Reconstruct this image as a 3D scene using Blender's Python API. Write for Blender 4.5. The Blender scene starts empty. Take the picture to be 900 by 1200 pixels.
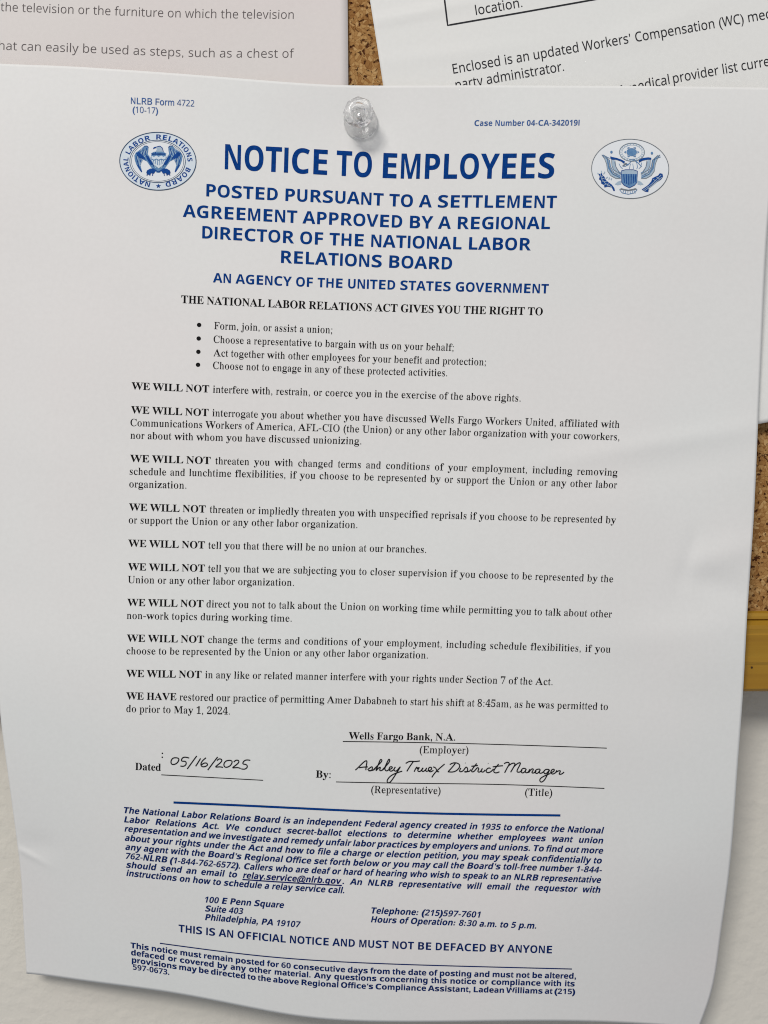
# Close-up of a printed notice pinned to a framed cork board.
import bpy, bmesh, math, random
import numpy as np
from mathutils import Vector, Matrix, geometry

scene = bpy.context.scene
COL = scene.collection

# ------------------------------------------------------------------ camera, light, exposure
F_PX = 1039.0                                   # focal length for a 900 x 1200 picture
PITCH = math.radians(2.3)                       # looking slightly down at the board
CAM = Vector((0.0, -0.258, 0.0))
cam_d = bpy.data.cameras.new('camera')
cam_d.sensor_fit = 'VERTICAL'; cam_d.sensor_height = 24.0; cam_d.lens = 24.0 * F_PX / 1200.0
cam_d.clip_start = 0.01; cam_d.clip_end = 50
cam = bpy.data.objects.new('camera', cam_d); COL.objects.link(cam)
cam.location = CAM; cam.rotation_euler = (math.pi / 2 - PITCH, 0, 0)
scene.camera = cam

world = bpy.data.worlds.new('World'); scene.world = world; world.use_nodes = True
wb = world.node_tree.nodes['Background']
wb.inputs[0].default_value = (0.89, 0.93, 1.0, 1); wb.inputs[1].default_value = 0.335

def area(name, loc, target, size, size_y, power, colour):
    l = bpy.data.lights.new(name, 'AREA'); l.shape = 'RECTANGLE'
    l.size = size; l.size_y = size_y; l.energy = power; l.color = colour
    o = bpy.data.objects.new(name, l); COL.objects.link(o); o.location = loc
    o.rotation_euler = (Vector(target) - Vector(loc)).to_track_quat('-Z', 'Y').to_euler()
    return o
area('ceiling_lamp', (-0.55, -1.30, 1.02), (0.0, 0, 0.0), 0.55, 0.30, 15.5, (1.0, 0.965, 0.92))
area('room_lamp', (-0.6, -1.5, 1.7), (0, 0, 0), 1.3, 0.6, 12.2, (1.0, 0.98, 0.96))

scene.cycles.filter_width = 1.05          # crisp, like the phone picture
scene.view_settings.view_transform = 'Standard'; scene.view_settings.look = 'None'
scene.view_settings.exposure = 0.0; scene.view_settings.gamma = 1.0
scene.view_settings.use_curve_mapping = False

# ------------------------------------------------------------------ layout helpers
# The layout is drafted in units of the 900 x 1200 photograph; lay() turns a draft point and
# a height above the cork face (mm) into metres in the room.
def lay(px, py, d_mm):
    px = np.asarray(px, float); py = np.asarray(py, float); d = np.asarray(d_mm, float) / 1000.0
    cx = (px - 450.0) / F_PX; cy = (600.0 - py) / F_PX
    c, s = math.cos(PITCH), math.sin(PITCH)
    dx = cx; dy = c + cy * s; dz = -s + cy * c
    t = (-d - CAM.y) / dy
    return np.stack([CAM.x + t * dx, CAM.y + t * dy, CAM.z + t * dz], -1)

def spline_w(k, x):
    """weights of a natural cubic spline with knots k, evaluated at x"""
    k = np.asarray(k, float); n = len(k); h = np.diff(k)
    A = np.zeros((n, n)); B = np.zeros((n, n)); A[0, 0] = A[-1, -1] = 1
    for i in range(1, n - 1):
        A[i, i-1] = h[i-1]; A[i, i] = 2 * (h[i-1] + h[i]); A[i, i+1] = h[i]
        B[i, i-1] = 6 / h[i-1]; B[i, i] = -6 / h[i-1] - 6 / h[i]; B[i, i+1] = 6 / h[i]
    M = np.linalg.solve(A, B)
    x = np.asarray(x, float).ravel(); xe = np.clip(x, k[0], k[-1])
    i = np.clip(np.searchsorted(k, xe) - 1, 0, n - 2)
    a = (k[i+1] - xe) / h[i]; b = 1 - a
    I = np.eye(n)
    W = a[:, None] * I[i] + b[:, None] * I[i+1] + ((a**3 - a) * h[i]**2 / 6)[:, None] * M[i] + ((b**3 - b) * h[i]**2 / 6)[:, None] * M[i+1]
    # straight on beyond the ends
    d0 = (I[1] - I[0]) / h[0] - h[0] / 6 * M[1]
    d1 = (I[-1] - I[-2]) / h[-1] + h[-1] / 6 * M[-2]
    W += (x < k[0])[:, None] * (x - k[0])[:, None] * d0 + (x > k[-1])[:, None] * (x - k[-1])[:, None] * d1
    return W
def spl(pts, x):
    pts = np.asarray(pts, float)
    if len(pts) == 1: return np.full(np.shape(x), pts[0, 1])
    return (spline_w(pts[:, 0], x) @ pts[:, 1]).reshape(np.shape(x))

# height of the notice above the cork face, mm (it bellies out over the wooden rail,
# its lower corners curl back to the wall below the board)
NX = [0, 220, 424, 650, 900]
NY = [75, 150, 300, 500, 700, 810, 950, 1080, 1200]
NG = np.array([
    [2.8, 2.7, 2.5, 2.8, 3.6],
    [4.2, 3.5, 2.3, 3.6, 4.8],
    [5.2, 4.6, 3.5, 4.4, 5.0],
    [5.6, 5.6, 5.0, 5.6, 5.2],
    [6.4, 7.4, 7.4, 7.6, 6.4],
    [6.0, 8.2, 8.6, 8.4, 6.6],
    [1.0, 6.6, 8.2, 7.6, 4.0],
    [-6.0, 2.6, 6.6, 5.8, -2.0],
    [-12.0, -3.0, 3.2, 2.6, -9.0]])
def gau(x, y, cx, cy, sx, sy, rot=0.0):
    c, s = math.cos(rot), math.sin(rot)
    u = (x - cx) * c + (y - cy) * s; v = -(x - cx) * s + (y - cy) * c
    return np.exp(-0.5 * ((u / sx) ** 2 + (v / sy) ** 2))
def notice_d(px, py):
    sh = np.shape(px); x = np.ravel(px).astype(float); y = np.ravel(py).astype(float)
    d = np.einsum('pi,ij,pj->p', spline_w(NY, y), NG, spline_w(NX, x))
    # handling marks: a thumb dent by the right edge, a nick at the left edge, soft buckles
    d += 0.50 * gau(x, y, 842, 652, 36, 13, -0.30) - 0.42 * gau(x, y, 836, 684, 36, 12, 0.30) - 0.32 * gau(x, y, 806, 655, 7, 22, 0.3)
    d += 0.30 * gau(x, y, 780, 518, 110, 9, -0.17) - 0.22 * gau(x, y, 790, 548, 110, 14, -0.17)
    d += 0.42 * gau(x, y, 33, 1001, 15, 2.2, 0.50) - 0.35 * gau(x, y, 45, 990, 15, 9, 0.3)
    d += 0.35 * gau(x, y, 800, 740, 70, 16, -0.12) - 0.30 * gau(x, y, 790, 810, 60, 30, 0.1)
    d += 0.35 * gau(x, y, 500, 160, 30, 60, -0.35) - 0.25 * gau(x, y, 360, 150, 40, 30, 0.3)
    d += 0.25 * np.sin(x * 0.011 + y * 0.006 + 1.0) * np.sin(y * 0.010 - x * 0.004)
    d += 0.10 * np.sin(x * 0.031 - y * 0.019) * np.sin(y * 0.027 + x * 0.008 + 2.0)
    d += 0.55 * gau(x, y, 835, 765, 55, 30, -0.2) - 0.45 * gau(x, y, 815, 900, 80, 42, -0.2) + 0.45 * gau(x, y, 780, 1030, 90, 40, -0.3) + 0.3 * gau(x, y, 70, 760, 60, 30, 0.3)
    # the pin dimples the sheet
    d -= 0.25 * gau(x, y, 423, 144, 26, 26)
    return d.reshape(sh)
def left_d(px, py):
    px = np.asarray(px, float); py = np.asarray(py, float)
    return 0.9 + 0.15 * np.sin(px * 0.012 + py * 0.02) + 0.25 * gau(px, py, 407, 20, 25, 90)
def right_d(px, py):
    px = np.asarray(px, float); py = np.asarray(py, float)
    d = 0.9 + 0.18 * np.sin(px * 0.015 - py * 0.012)
    d = d + 3.0 / (1 + np.exp(-(px - 850) / 22.0)) * (1 / (1 + np.exp(-(py - 380) / 40.0)))
    d = d + 0.28 * gau(px, py, 485, 16, 55, 4.5, -0.20) + 0.20 * gau(px, py, 760, 34, 60, 9, -0.35) + 0.15 * gau(px, py, 520, 64, 70, 6, -0.12)
    return d

# ------------------------------------------------------------------ object helpers
def link(o, parent=None):
    COL.objects.link(o)
    if parent is not None: o.parent = parent
    return o
def mesh_obj(name, verts, faces, mat, parent=None, smooth=False):
    me = bpy.data.meshes.new(name); me.from_pydata([tuple(v) for v in verts], [], faces); me.update()
    if mat: me.materials.append(mat)
    if smooth: me.polygons.foreach_set('use_smooth', [True] * len(me.polygons))
    o = bpy.data.objects.new(name, me); link(o, parent)
    if parent is not None: o.matrix_parent_inverse = parent.matrix_basis.inverted()
    return o
def thing(name, label, cat, loc, group=None):
    o = bpy.data.objects.new(name, None); link(o); o.location = loc; o.empty_display_size = 0.01
    o['label'] = label; o['category'] = cat
    if group: o['group'] = group
    return o

# ------------------------------------------------------------------ materials
def mat(name, colour, rough=0.6, spec=0.3):
    m = bpy.data.materials.new(name); m.use_nodes = True
    b = m.node_tree.nodes['Principled BSDF']
    b.inputs['Base Color'].default_value = (*colour, 1); b.inputs['Roughness'].default_value = rough
    b.inputs['Specular IOR Level'].default_value = spec
    return m, m.node_tree, b
def node(nt, kind, **kw):
    n = nt.nodes.new(kind)
    for k, v in kw.items():
        if hasattr(n, k): setattr(n, k, v)
        else: n.inputs[k].default_value = v
    return n
def ramp(nt, fac, stops):
    r = nt.nodes.new('ShaderNodeValToRGB'); e = r.color_ramp.elements
    while len(e) < len(stops): e.new(0.5)
    for el, (p, c) in zip(e, stops): el.position = p; el.color = (*c, 1)
    nt.links.new(fac, r.inputs[0]); return r
def bump(nt, b, h, strength, dist, prev=None):
    n = node(nt, 'ShaderNodeBump'); n.inputs['Strength'].default_value = strength; n.inputs['Distance'].default_value = dist
    nt.links.new(h, n.inputs['Height'])
    if prev: nt.links.new(prev.outputs[0], n.inputs['Normal'])
    nt.links.new(n.outputs[0], b.inputs['Normal']); return n

def paper(name, c1, c2):
    m, nt, b = mat(name, c1, 0.72, 0.22)
    tc = node(nt, 'ShaderNodeTexCoord')
    n1 = node(nt, 'ShaderNodeTexNoise'); n1.inputs['Scale'].default_value = 9.0; n1.inputs['Detail'].default_value = 3
    n2 = node(nt, 'ShaderNodeTexNoise'); n2.inputs['Scale'].default_value = 900.0; n2.inputs['Detail'].default_value = 4
    nt.links.new(tc.outputs['Object'], n1.inputs['Vector']); nt.links.new(tc.outputs['Object'], n2.inputs['Vector'])
    r = ramp(nt, n1.outputs[0], [(0.35, c1), (0.65, c2)])
    mx = node(nt, 'ShaderNodeMixRGB', blend_type='MULTIPLY'); mx.inputs[0].default_value = 1
    g = ramp(nt, n2.outputs[0], [(0.25, (0.965, 0.965, 0.965)), (0.75, (1, 1, 1))])
    nt.links.new(r.outputs[0], mx.inputs[1]); nt.links.new(g.outputs[0], mx.inputs[2])
    nt.links.new(mx.outputs[0], b.inputs['Base Color'])
    bump(nt, b, n2.outputs[0], 0.12, 0.00006)
    return m
M_NOTICE = paper('notice_paper', (0.800, 0.770, 0.752), (0.778, 0.785, 0.766))
M_LEFT = paper('flyer_paper', (0.745, 0.675, 0.655), (0.73, 0.695, 0.665))
M_RIGHT = paper('letter_paper', (0.82, 0.805, 0.775), (0.80, 0.80, 0.775))

def ink(name, c, c2=None, rough=0.7):
    m, nt, b = mat(name, c, rough, 0.03)
    n = node(nt, 'ShaderNodeTexNoise'); n.inputs['Scale'].default_value = 1500.0; n.inputs['Detail'].default_value = 2
    tc = node(nt, 'ShaderNodeTexCoord'); nt.links.new(tc.outputs['Object'], n.inputs['Vector'])
    c2 = c2 or tuple(min(1, v * 1.4 + 0.003) for v in c)
    r = ramp(nt, n.outputs[0], [(0.35, c), (0.75, c2)])
    nt.links.new(r.outputs[0], b.inputs['Base Color'])
    return m
I_BLUE = ink('blue_ink', (0.001, 0.036, 0.185))
I_NAVY = ink('navy_ink', (0.003, 0.018, 0.105))
I_SOFT = ink('pale_blue_ink', (0.050, 0.110, 0.28))
I_BLACK = ink('black_toner', (0.006, 0.0055, 0.006))
I_TEXT = ink('grey_black_toner', (0.009, 0.0085, 0.009))
I_PEN = ink('pen_ink', (0.010, 0.010, 0.012))
I_GREY = ink('grey_print', (0.115, 0.10, 0.10))
I_DARK = ink('charcoal_print', (0.028, 0.028, 0.032))
S_WHITE = ink('seal_white', (0.78, 0.80, 0.82), (0.80, 0.82, 0.84))
S_PALE = ink('seal_pale_blue', (0.36, 0.47, 0.58), (0.42, 0.52, 0.62))
S_RING = ink('seal_ring_tint', (0.66, 0.73, 0.79), (0.70, 0.76, 0.81))
S_MID = ink('seal_mid_blue', (0.10, 0.22, 0.42), (0.15, 0.29, 0.48))
S_DEEP = ink('seal_deep_blue', (0.008, 0.055, 0.24))
S_LINE = ink('seal_line', (0.035, 0.075, 0.14))
S_GREY = ink('seal_grey_line', (0.16, 0.18, 0.20))

# ------------------------------------------------------------------ glyph outlines from the built-in font
TIMES = dict(zip(' !"#$%&\'()*+,-./0123456789:;<=>?@', [250,333,408,500,500,833,778,200,333,333,500,564,250,333,250,278]+[500]*10+[278,278,564,564,564,444,921]))
TIMES.update(zip('ABCDEFGHIJKLMNOPQRSTUVWXYZ', [722,667,667,722,611,556,722,722,333,389,722,611,889,722,722,556,722,667,556,611,722,722,944,722,722,611]))
TIMES.update(zip('abcdefghijklmnopqrstuvwxyz', [444,500,444,500,444,333,500,500,278,278,500,278,778,500,500,500,500,333,389,278,500,500,722,500,500,444]))
TIMESB = dict(TIMES); TIMESB[':'] = 333
TIMESB.update(zip('ABCDEFGHIJKLMNOPQRSTUVWXYZ', [722,667,722,722,667,611,778,778,389,500,778,667,944,722,778,611,778,722,556,667,722,722,1000,722,722,667]))
TIMESB.update(zip('abcdefghijklmnopqrstuvwxyz', [500,556,444,556,444,333,500,556,278,333,556,278,833,556,500,556,556,444,389,333,556,500,722,500,500,444]))
HELVB = dict(zip(' \'(),-./:;@', [278,238,333,333,278,333,278,278,333,333,975])); HELVB.update({c: 556 for c in '0123456789'})
HELVB.update(zip('ABCDEFGHIJKLMNOPQRSTUVWXYZ', [722,722,722,722,667,611,778,722,278,556,722,611,833,722,778,667,778,722,667,611,722,667,944,667,667,611]))
HELVB.update(zip('abcdefghijklmnopqrstuvwxyz', [556,611,556,611,556,333,611,611,278,278,556,278,889,611,611,611,611,389,556,333,611,556,778,556,556,500]))

def mapped(ch, up, lo, dg):
    if 'A' <= ch <= 'Z': return chr(up + ord(ch) - 65)
    if 'a' <= ch <= 'z': return chr(lo + ord(ch) - 97)
    if ch.isdigit() and dg: return chr(dg + ord(ch) - 48)
    return ch

# letter outlines by code point: advance, then closed outlines x,y,x,y... in thousandths of an em
OUTLINES = {
40: (323, [[167,232,176,362,203,483,248,593,311,694,258,694,177,596,116,482,78,358,64,232,78,106,116,-18,177,-132,258,-230,311,-230,248,-129,203,-18,176,102]]),
41: (323, [[156,232,147,102,120,-18,75,-129,12,-230,65,-230,146,-132,207,-18,245,106,259,232,245,358,207,482,146,596,65,694,12,694,75,593,120,482,147,362]]),
64: (1010, [[891,9,836,-49,760,-96,665,-127,549,-138,370,-113,238,-39,155,78,127,237,158,405,242,538,371,626,533,658,672,635,783,570,857,472,883,349,859,230,805,146,742,95,696,78,677,82,666,94,661,113,664,138,746,515,658,515,641,439,612,478,577,506,537,523,494,529,400,503,319,433,262,334,240,220,253,131,291,62,348,16,419,-1,457,4,495,20,532,46,567,80,573,44,592,18,622,3,664,-2,772,28,866,106,931,218,956,348,925,501,838,621,705,701,537,729,313,681,163,558,80,396,54,229,88,45,186,-93,341,-180,548,-210,689,-196,808,-154,905,-86,981,9], [331,213,345,304,383,382,437,437,500,458,547,448,582,420,605,375,613,316,598,226,559,147,503,92,439,71,395,81,361,110,339,155]]),
119808: (650, [[-13,0,-13,27,1,28,14,32,25,37,35,45,45,56,54,70,64,89,73,111,307,694,334,693,572,129,583,104,593,83,603,65,612,51,621,40,632,33,645,28,660,27,660,0,341,0,341,27,376,30,402,37,417,50,422,68,421,77,418,88,413,103,406,121,376,197,154,197,117,105,114,97,113,88,111,78,111,72,116,52,129,38,152,30,184,27,190,27,190,0], [169,239,360,239,263,475]]),
119809: (659, [[24,0,24,26,47,28,67,33,82,39,93,48,101,60,107,76,110,97,111,122,111,549,110,569,109,587,106,602,103,614,92,633,76,645,66,648,53,651,39,652,23,653,23,678,328,678,443,668,525,639,574,590,590,522,580,466,549,422,498,389,427,368,513,343,574,306,611,257,623,196,619,152,605,113,583,80,553,51,514,29,468,13,414,3,354,0], [271,375,280,375,317,377,348,383,373,392,392,405,406,424,416,448,422,478,424,514,423,546,418,573,411,596,401,614,387,628,370,638,348,644,322,646,294,643,280,632,276,624,273,613,272,599,271,582], [330,36,360,38,385,45,406,57,422,73,433,94,441,121,446,153,448,191,446,230,439,262,428,288,413,309,392,324,365,335,333,342,294,344,271,344,271,97,274,68,284,49,301,39]]),
119810: (697, [[382,-16,333,-13,288,-5,245,10,205,30,168,54,135,84,107,117,83,156,64,197,50,242,42,289,39,340,42,390,50,437,64,481,84,522,108,560,137,593,169,623,207,647,247,667,291,682,337,690,386,693,422,691,460,684,502,672,547,655,562,650,577,648,594,651,607,659,617,673,624,693,650,693,650,459,625,459,606,503,584,542,559,577,531,606,499,630,466,646,432,657,395,660,316,640,259,579,225,478,214,337,227,205,264,111,327,54,414,35,444,37,474,43,503,53,533,66,562,84,589,105,614,130,638,158,666,132,610,67,544,21,468,-7]]),
119811: (738, [[30,0,30,26,52,28,69,32,83,37,94,44,101,54,106,69,109,88,110,111,110,557,109,584,105,606,99,623,91,634,79,643,64,648,45,652,22,653,22,678,330,678,415,673,488,656,551,628,604,590,644,541,674,483,691,416,697,339,675,191,608,85,496,21,340,0], [331,36,377,41,416,55,449,78,476,112,496,154,510,207,519,269,522,341,510,474,475,569,415,626,332,645,315,644,301,641,290,637,282,631,277,621,274,609,272,593,271,573,271,107,272,88,274,72,277,59,282,50,290,44,300,40,314,37]]),
119812: (658, [[21,0,21,25,45,26,65,30,81,36,93,44,101,56,107,72,111,92,112,116,112,549,111,579,107,603,101,621,93,633,81,642,66,648,47,652,24,653,24,678,594,678,594,476,571,476,562,519,549,555,530,583,507,605,477,621,440,632,396,639,345,641,317,640,298,637,285,632,277,620,273,603,272,578,272,366,288,366,319,368,346,375,368,385,386,400,400,421,412,446,422,477,429,514,453,514,453,176,428,176,425,204,420,229,414,251,407,270,397,286,386,299,373,309,359,317,342,323,322,328,300,330,276,331,272,331,272,100,275,70,286,52,295,47,307,44,323,42,343,41,378,42,410,45,440,50,467,58,491,67,513,79,534,94,552,112,569,132,585,156,599,183,612,213,640,213,599,0]]),
119813: (602, [[23,0,23,26,47,29,66,34,82,41,93,50,101,62,107,79,110,100,111,125,111,558,110,583,106,603,100,619,92,630,80,638,64,645,45,650,21,653,21,678,586,678,586,476,562,476,556,505,549,532,540,554,529,574,516,591,501,605,482,617,462,626,437,633,409,638,378,641,342,642,316,641,298,640,285,635,277,627,272,613,271,593,271,368,283,368,314,370,341,377,363,387,381,402,396,423,408,448,417,479,423,516,450,516,450,176,424,176,418,217,409,251,397,278,382,299,364,314,341,324,313,331,281,333,271,333,271,120,272,103,273,88,276,75,280,63,292,46,312,35,325,31,342,29,360,27,382,26,382,0]]),
119814: (756, [[399,-15,347,-12,298,-4,252,10,211,29,172,53,139,82,110,115,86,153,66,195,52,240,44,289,41,341,44,391,52,439,66,483,86,524,110,561,138,595,171,623,208,648,248,668,290,682,335,690,383,693,423,691,464,684,506,672,550,656,564,651,577,649,592,652,604,660,614,673,624,693,651,693,651,458,625,458,614,488,601,515,586,540,569,564,551,585,532,604,511,621,490,634,468,646,445,654,422,658,398,660,319,640,262,580,228,479,217,339,220,265,230,201,246,146,268,101,296,65,329,39,367,24,410,19,436,20,458,24,476,31,489,40,498,53,505,68,509,85,510,106,510,190,509,212,505,229,499,243,490,254,478,261,460,266,438,270,410,271,410,295,745,295,745,271,723,270,704,266,690,261,680,254,673,244,668,230,665,213,664,191,664,43,598,18,532,-1,466,-11]]),
119815: (779, [[23,0,23,26,47,28,67,32,82,39,93,47,101,59,106,75,110,95,111,120,111,564,110,586,106,605,101,620,93,631,81,639,66,646,47,651,24,653,24,678,360,678,360,653,343,651,328,649,315,646,304,643,288,633,278,618,275,608,273,595,271,581,271,564,271,373,509,373,509,564,509,581,507,595,505,608,502,618,493,633,477,643,466,646,453,649,438,651,420,653,420,678,755,678,755,653,731,650,712,646,697,639,686,632,679,621,673,606,670,587,669,564,669,120,670,97,673,77,679,61,687,49,697,40,712,33,732,28,755,26,755,0,420,0,420,26,443,28,463,32,479,38,490,46,498,57,504,73,508,94,509,120,509,329,271,329,271,120,272,95,275,75,281,59,289,47,300,39,316,32,336,28,360,26,360,0]]),
119816: (388, [[20,0,20,26,43,29,63,34,79,40,91,48,100,58,107,73,111,90,112,112,112,576,111,597,108,614,102,627,94,636,83,643,67,648,46,651,20,653,20,678,364,678,364,653,340,651,319,648,303,643,292,636,283,627,277,614,273,597,272,576,272,115,274,87,279,66,289,50,307,39,318,35,332,31,348,28,366,26,366,0]]),
119819: (635, [[23,0,23,26,47,28,67,32,82,39,93,47,101,59,106,75,110,95,111,120,111,564,110,587,106,606,101,621,93,632,81,641,66,647,47,651,24,653,24,678,372,678,372,653,353,653,336,651,322,649,310,646,291,636,280,620,276,609,273,597,272,581,271,564,271,123,271,107,272,92,274,80,276,70,284,55,298,47,307,44,318,42,332,41,348,41,383,42,414,46,443,51,469,59,492,69,513,83,533,99,551,118,567,141,582,167,596,197,609,230,636,230,598,0]]),
119820: (944, [[21,0,21,26,44,28,64,32,79,39,92,47,100,59,107,74,111,94,112,118,112,569,112,585,110,598,108,609,105,619,95,634,79,644,68,647,55,650,39,652,22,653,22,678,275,678,472,212,669,678,919,678,919,653,897,650,878,645,864,639,853,630,844,619,839,604,835,585,834,563,834,127,834,107,836,90,838,76,841,63,851,45,866,35,876,31,888,29,902,27,918,26,918,0,589,0,589,26,606,28,621,30,633,33,644,37,660,48,670,65,673,77,675,90,677,106,677,124,677,594,429,0,402,0,157,579,157,119,158,93,162,72,169,55,178,44,191,36,207,31,228,27,252,26,252,0]]),
119821: (735, [[600,-16,159,521,159,117,160,93,163,73,169,57,177,46,188,38,203,32,223,28,248,26,248,0,27,0,27,26,43,27,58,29,70,31,81,35,96,45,106,62,109,72,111,85,113,100,113,117,113,578,90,606,73,626,61,639,54,645,42,649,27,653,27,678,233,678,582,251,582,562,582,579,580,594,578,606,575,617,565,632,549,643,538,646,526,649,510,651,493,653,493,678,714,678,714,653,690,651,671,647,656,641,645,632,638,621,632,605,629,585,628,561,628,-16]]),
119822: (782, [[388,-16,352,-14,317,-9,283,-1,251,11,220,26,192,43,165,63,141,86,118,111,98,138,81,168,67,199,56,232,47,266,43,302,41,339,43,376,47,411,56,446,67,479,81,510,98,539,118,566,141,591,166,614,193,635,222,652,254,667,287,679,321,687,357,692,395,694,431,692,466,687,500,679,532,668,562,653,591,636,617,616,642,593,664,569,684,542,701,512,716,481,727,448,735,413,740,377,742,339,740,302,735,266,727,232,716,199,701,168,684,138,664,111,641,86,616,63,589,43,560,26,529,11,496,-1,461,-9,425,-14], [394,18,469,38,522,98,554,199,565,339,562,413,553,478,538,533,518,578,492,614,461,640,426,655,387,660,312,640,259,580,227,479,216,339,219,265,228,201,243,146,264,100,290,64,321,38,355,23]]),
119825: (704, [[23,0,23,26,47,28,67,32,82,39,93,47,101,59,106,75,110,95,111,120,111,564,110,586,106,605,101,620,93,631,81,639,66,646,47,650,24,653,24,678,323,678,393,675,454,667,505,653,547,634,579,609,603,578,616,541,621,498,612,441,583,395,536,359,469,333,643,75,659,53,674,38,690,29,712,26,715,26,715,0,504,0,300,316,271,316,271,120,272,95,275,75,281,59,289,47,300,39,316,32,336,28,360,26,360,0], [271,348,303,348,339,350,370,357,396,369,417,384,432,405,443,432,450,463,452,500,445,562,423,606,386,633,334,642,316,641,301,639,290,635,282,629,277,621,274,609,272,593,271,574]]),
119826: (581, [[64,-16,64,235,93,235,107,184,123,140,143,104,166,74,192,51,222,35,256,25,293,22,320,24,344,30,365,40,383,53,397,70,407,89,413,110,415,133,410,164,395,192,370,217,335,238,242,284,201,306,167,329,138,352,115,376,97,402,84,430,77,461,74,494,76,523,81,551,89,576,100,600,114,621,131,639,150,655,172,669,195,680,220,688,247,692,275,694,290,694,307,692,324,690,342,687,360,683,379,678,399,673,420,667,434,663,440,662,446,662,467,670,477,694,505,694,505,475,480,475,472,502,462,527,451,551,437,573,422,593,406,610,388,626,370,639,350,649,330,656,310,661,289,662,265,660,243,655,224,647,208,635,195,621,185,604,180,586,178,566,180,547,185,530,193,515,204,501,219,488,236,476,257,463,281,451,377,406,406,392,431,377,454,362,473,347,488,331,502,315,513,298,521,280,527,261,531,242,534,220,535,198,533,167,527,138,518,111,505,86,488,63,468,43,444,26,418,12,389,0,357,-8,323,-13,286,-15,273,-15,261,-14,249,-13,236,-12,224,-9,211,-7,199,-3,187,1,164,9,147,14,134,17,126,18,112,16,103,10,97,0,91,-16]]),
119827: (630, [[137,0,137,26,162,27,183,31,199,37,212,46,220,58,227,74,231,95,232,120,232,645,222,645,185,642,151,634,122,620,97,600,76,576,61,546,49,512,43,473,16,473,16,678,611,678,611,472,586,472,568,548,531,602,475,634,400,645,392,645,392,120,393,94,397,73,403,57,412,45,424,37,440,31,462,27,488,26,488,0]]),
119828: (733, [[369,-19,305,-15,250,-4,205,16,170,42,143,77,124,120,113,172,109,231,109,564,108,586,104,605,99,620,91,631,79,640,64,646,45,650,22,653,22,678,358,678,358,653,341,651,325,649,312,646,302,643,285,633,275,618,273,608,271,595,269,581,269,564,269,208,271,167,277,131,288,101,303,77,322,57,346,44,375,36,409,33,486,46,540,84,573,148,584,237,584,563,583,586,579,604,573,619,565,630,553,639,537,645,515,650,489,653,489,678,706,678,706,653,685,649,668,644,654,636,645,628,638,616,633,602,630,584,629,563,629,270,625,198,613,137,593,87,566,48,529,19,485,-2,431,-15]]),
119829: (637, [[316,-19,66,567,58,584,50,600,42,613,34,626,24,636,12,644,-3,649,-21,653,-21,678,314,678,314,653,293,652,274,651,259,648,248,643,232,630,227,610,230,591,240,563,385,213,518,562,525,587,528,609,523,630,509,643,497,647,483,650,465,652,445,653,445,678,658,678,658,653,643,652,630,649,618,644,608,637,598,626,589,612,579,593,569,570,342,-19]]),
119830: (910, [[254,-16,48,585,42,601,36,615,29,627,23,636,4,648,-23,653,-23,678,269,678,269,653,241,650,223,643,213,630,209,611,210,600,212,586,215,572,220,555,332,228,448,525,426,594,420,610,413,623,406,633,398,639,388,644,375,648,360,651,341,653,341,678,654,678,654,653,624,651,602,643,589,630,585,613,587,597,594,575,706,247,805,550,810,567,814,582,816,594,817,605,813,627,801,641,792,646,780,649,766,652,749,653,749,678,929,678,929,653,915,650,904,644,893,637,885,627,878,615,870,601,863,584,856,565,664,-16,637,-16,470,460,283,-16]]),
119832: (634, [[151,0,151,26,175,28,195,32,210,39,221,47,229,59,235,75,238,95,239,120,239,266,69,576,56,599,44,617,32,630,21,639,11,644,1,648,-9,650,-20,652,-20,678,308,678,308,652,291,652,267,650,248,643,236,633,232,620,235,604,244,583,370,336,496,545,506,563,513,579,518,594,519,607,514,627,500,641,477,649,444,652,439,652,439,678,654,678,654,652,630,645,609,632,599,623,590,611,580,598,570,583,399,303,399,120,400,95,404,75,409,59,417,47,428,39,444,32,464,28,488,26,488,0]]),
119834: (512, [[379,-15,346,-11,321,2,305,23,298,52,263,24,225,3,185,-9,142,-13,117,-11,96,-6,76,4,60,17,47,33,38,51,32,72,30,94,34,126,46,154,66,180,95,202,131,223,177,244,232,264,296,283,296,359,295,379,292,395,286,409,278,421,268,429,255,435,239,439,220,440,192,438,171,432,159,422,155,408,159,399,169,382,179,363,183,344,178,320,164,301,153,293,142,288,129,285,115,284,100,285,87,289,76,294,67,303,59,313,53,324,50,337,49,352,51,369,55,385,63,400,73,415,87,428,103,439,121,449,141,458,163,465,188,470,213,473,241,474,291,472,332,464,366,452,392,435,411,413,425,385,433,352,436,313,436,93,437,71,439,59,444,53,453,51,464,54,477,62,490,41,465,16,438,-1,409,-12], [225,50,240,53,259,61,278,75,296,94,296,252,244,234,206,206,184,170,176,125,179,92,188,69,204,55]]),
119835: (537, [[64,-17,64,578,63,599,62,616,59,629,55,638,39,648,12,654,12,678,206,678,206,415,232,441,261,459,294,470,329,474,355,472,379,467,401,458,423,445,442,429,459,410,473,389,486,365,496,339,503,310,508,279,509,247,507,210,502,175,493,143,481,112,465,84,447,59,425,38,402,19,375,4,347,-7,318,-13,286,-15,253,-11,220,-1,188,17,156,42,79,-17], [272,21,296,24,317,34,333,50,345,73,354,104,360,141,364,186,365,238,364,281,360,318,353,349,344,374,332,393,316,406,297,414,274,417,252,413,231,402,215,383,206,360,206,102,210,67,223,41,243,26]]),
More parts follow.
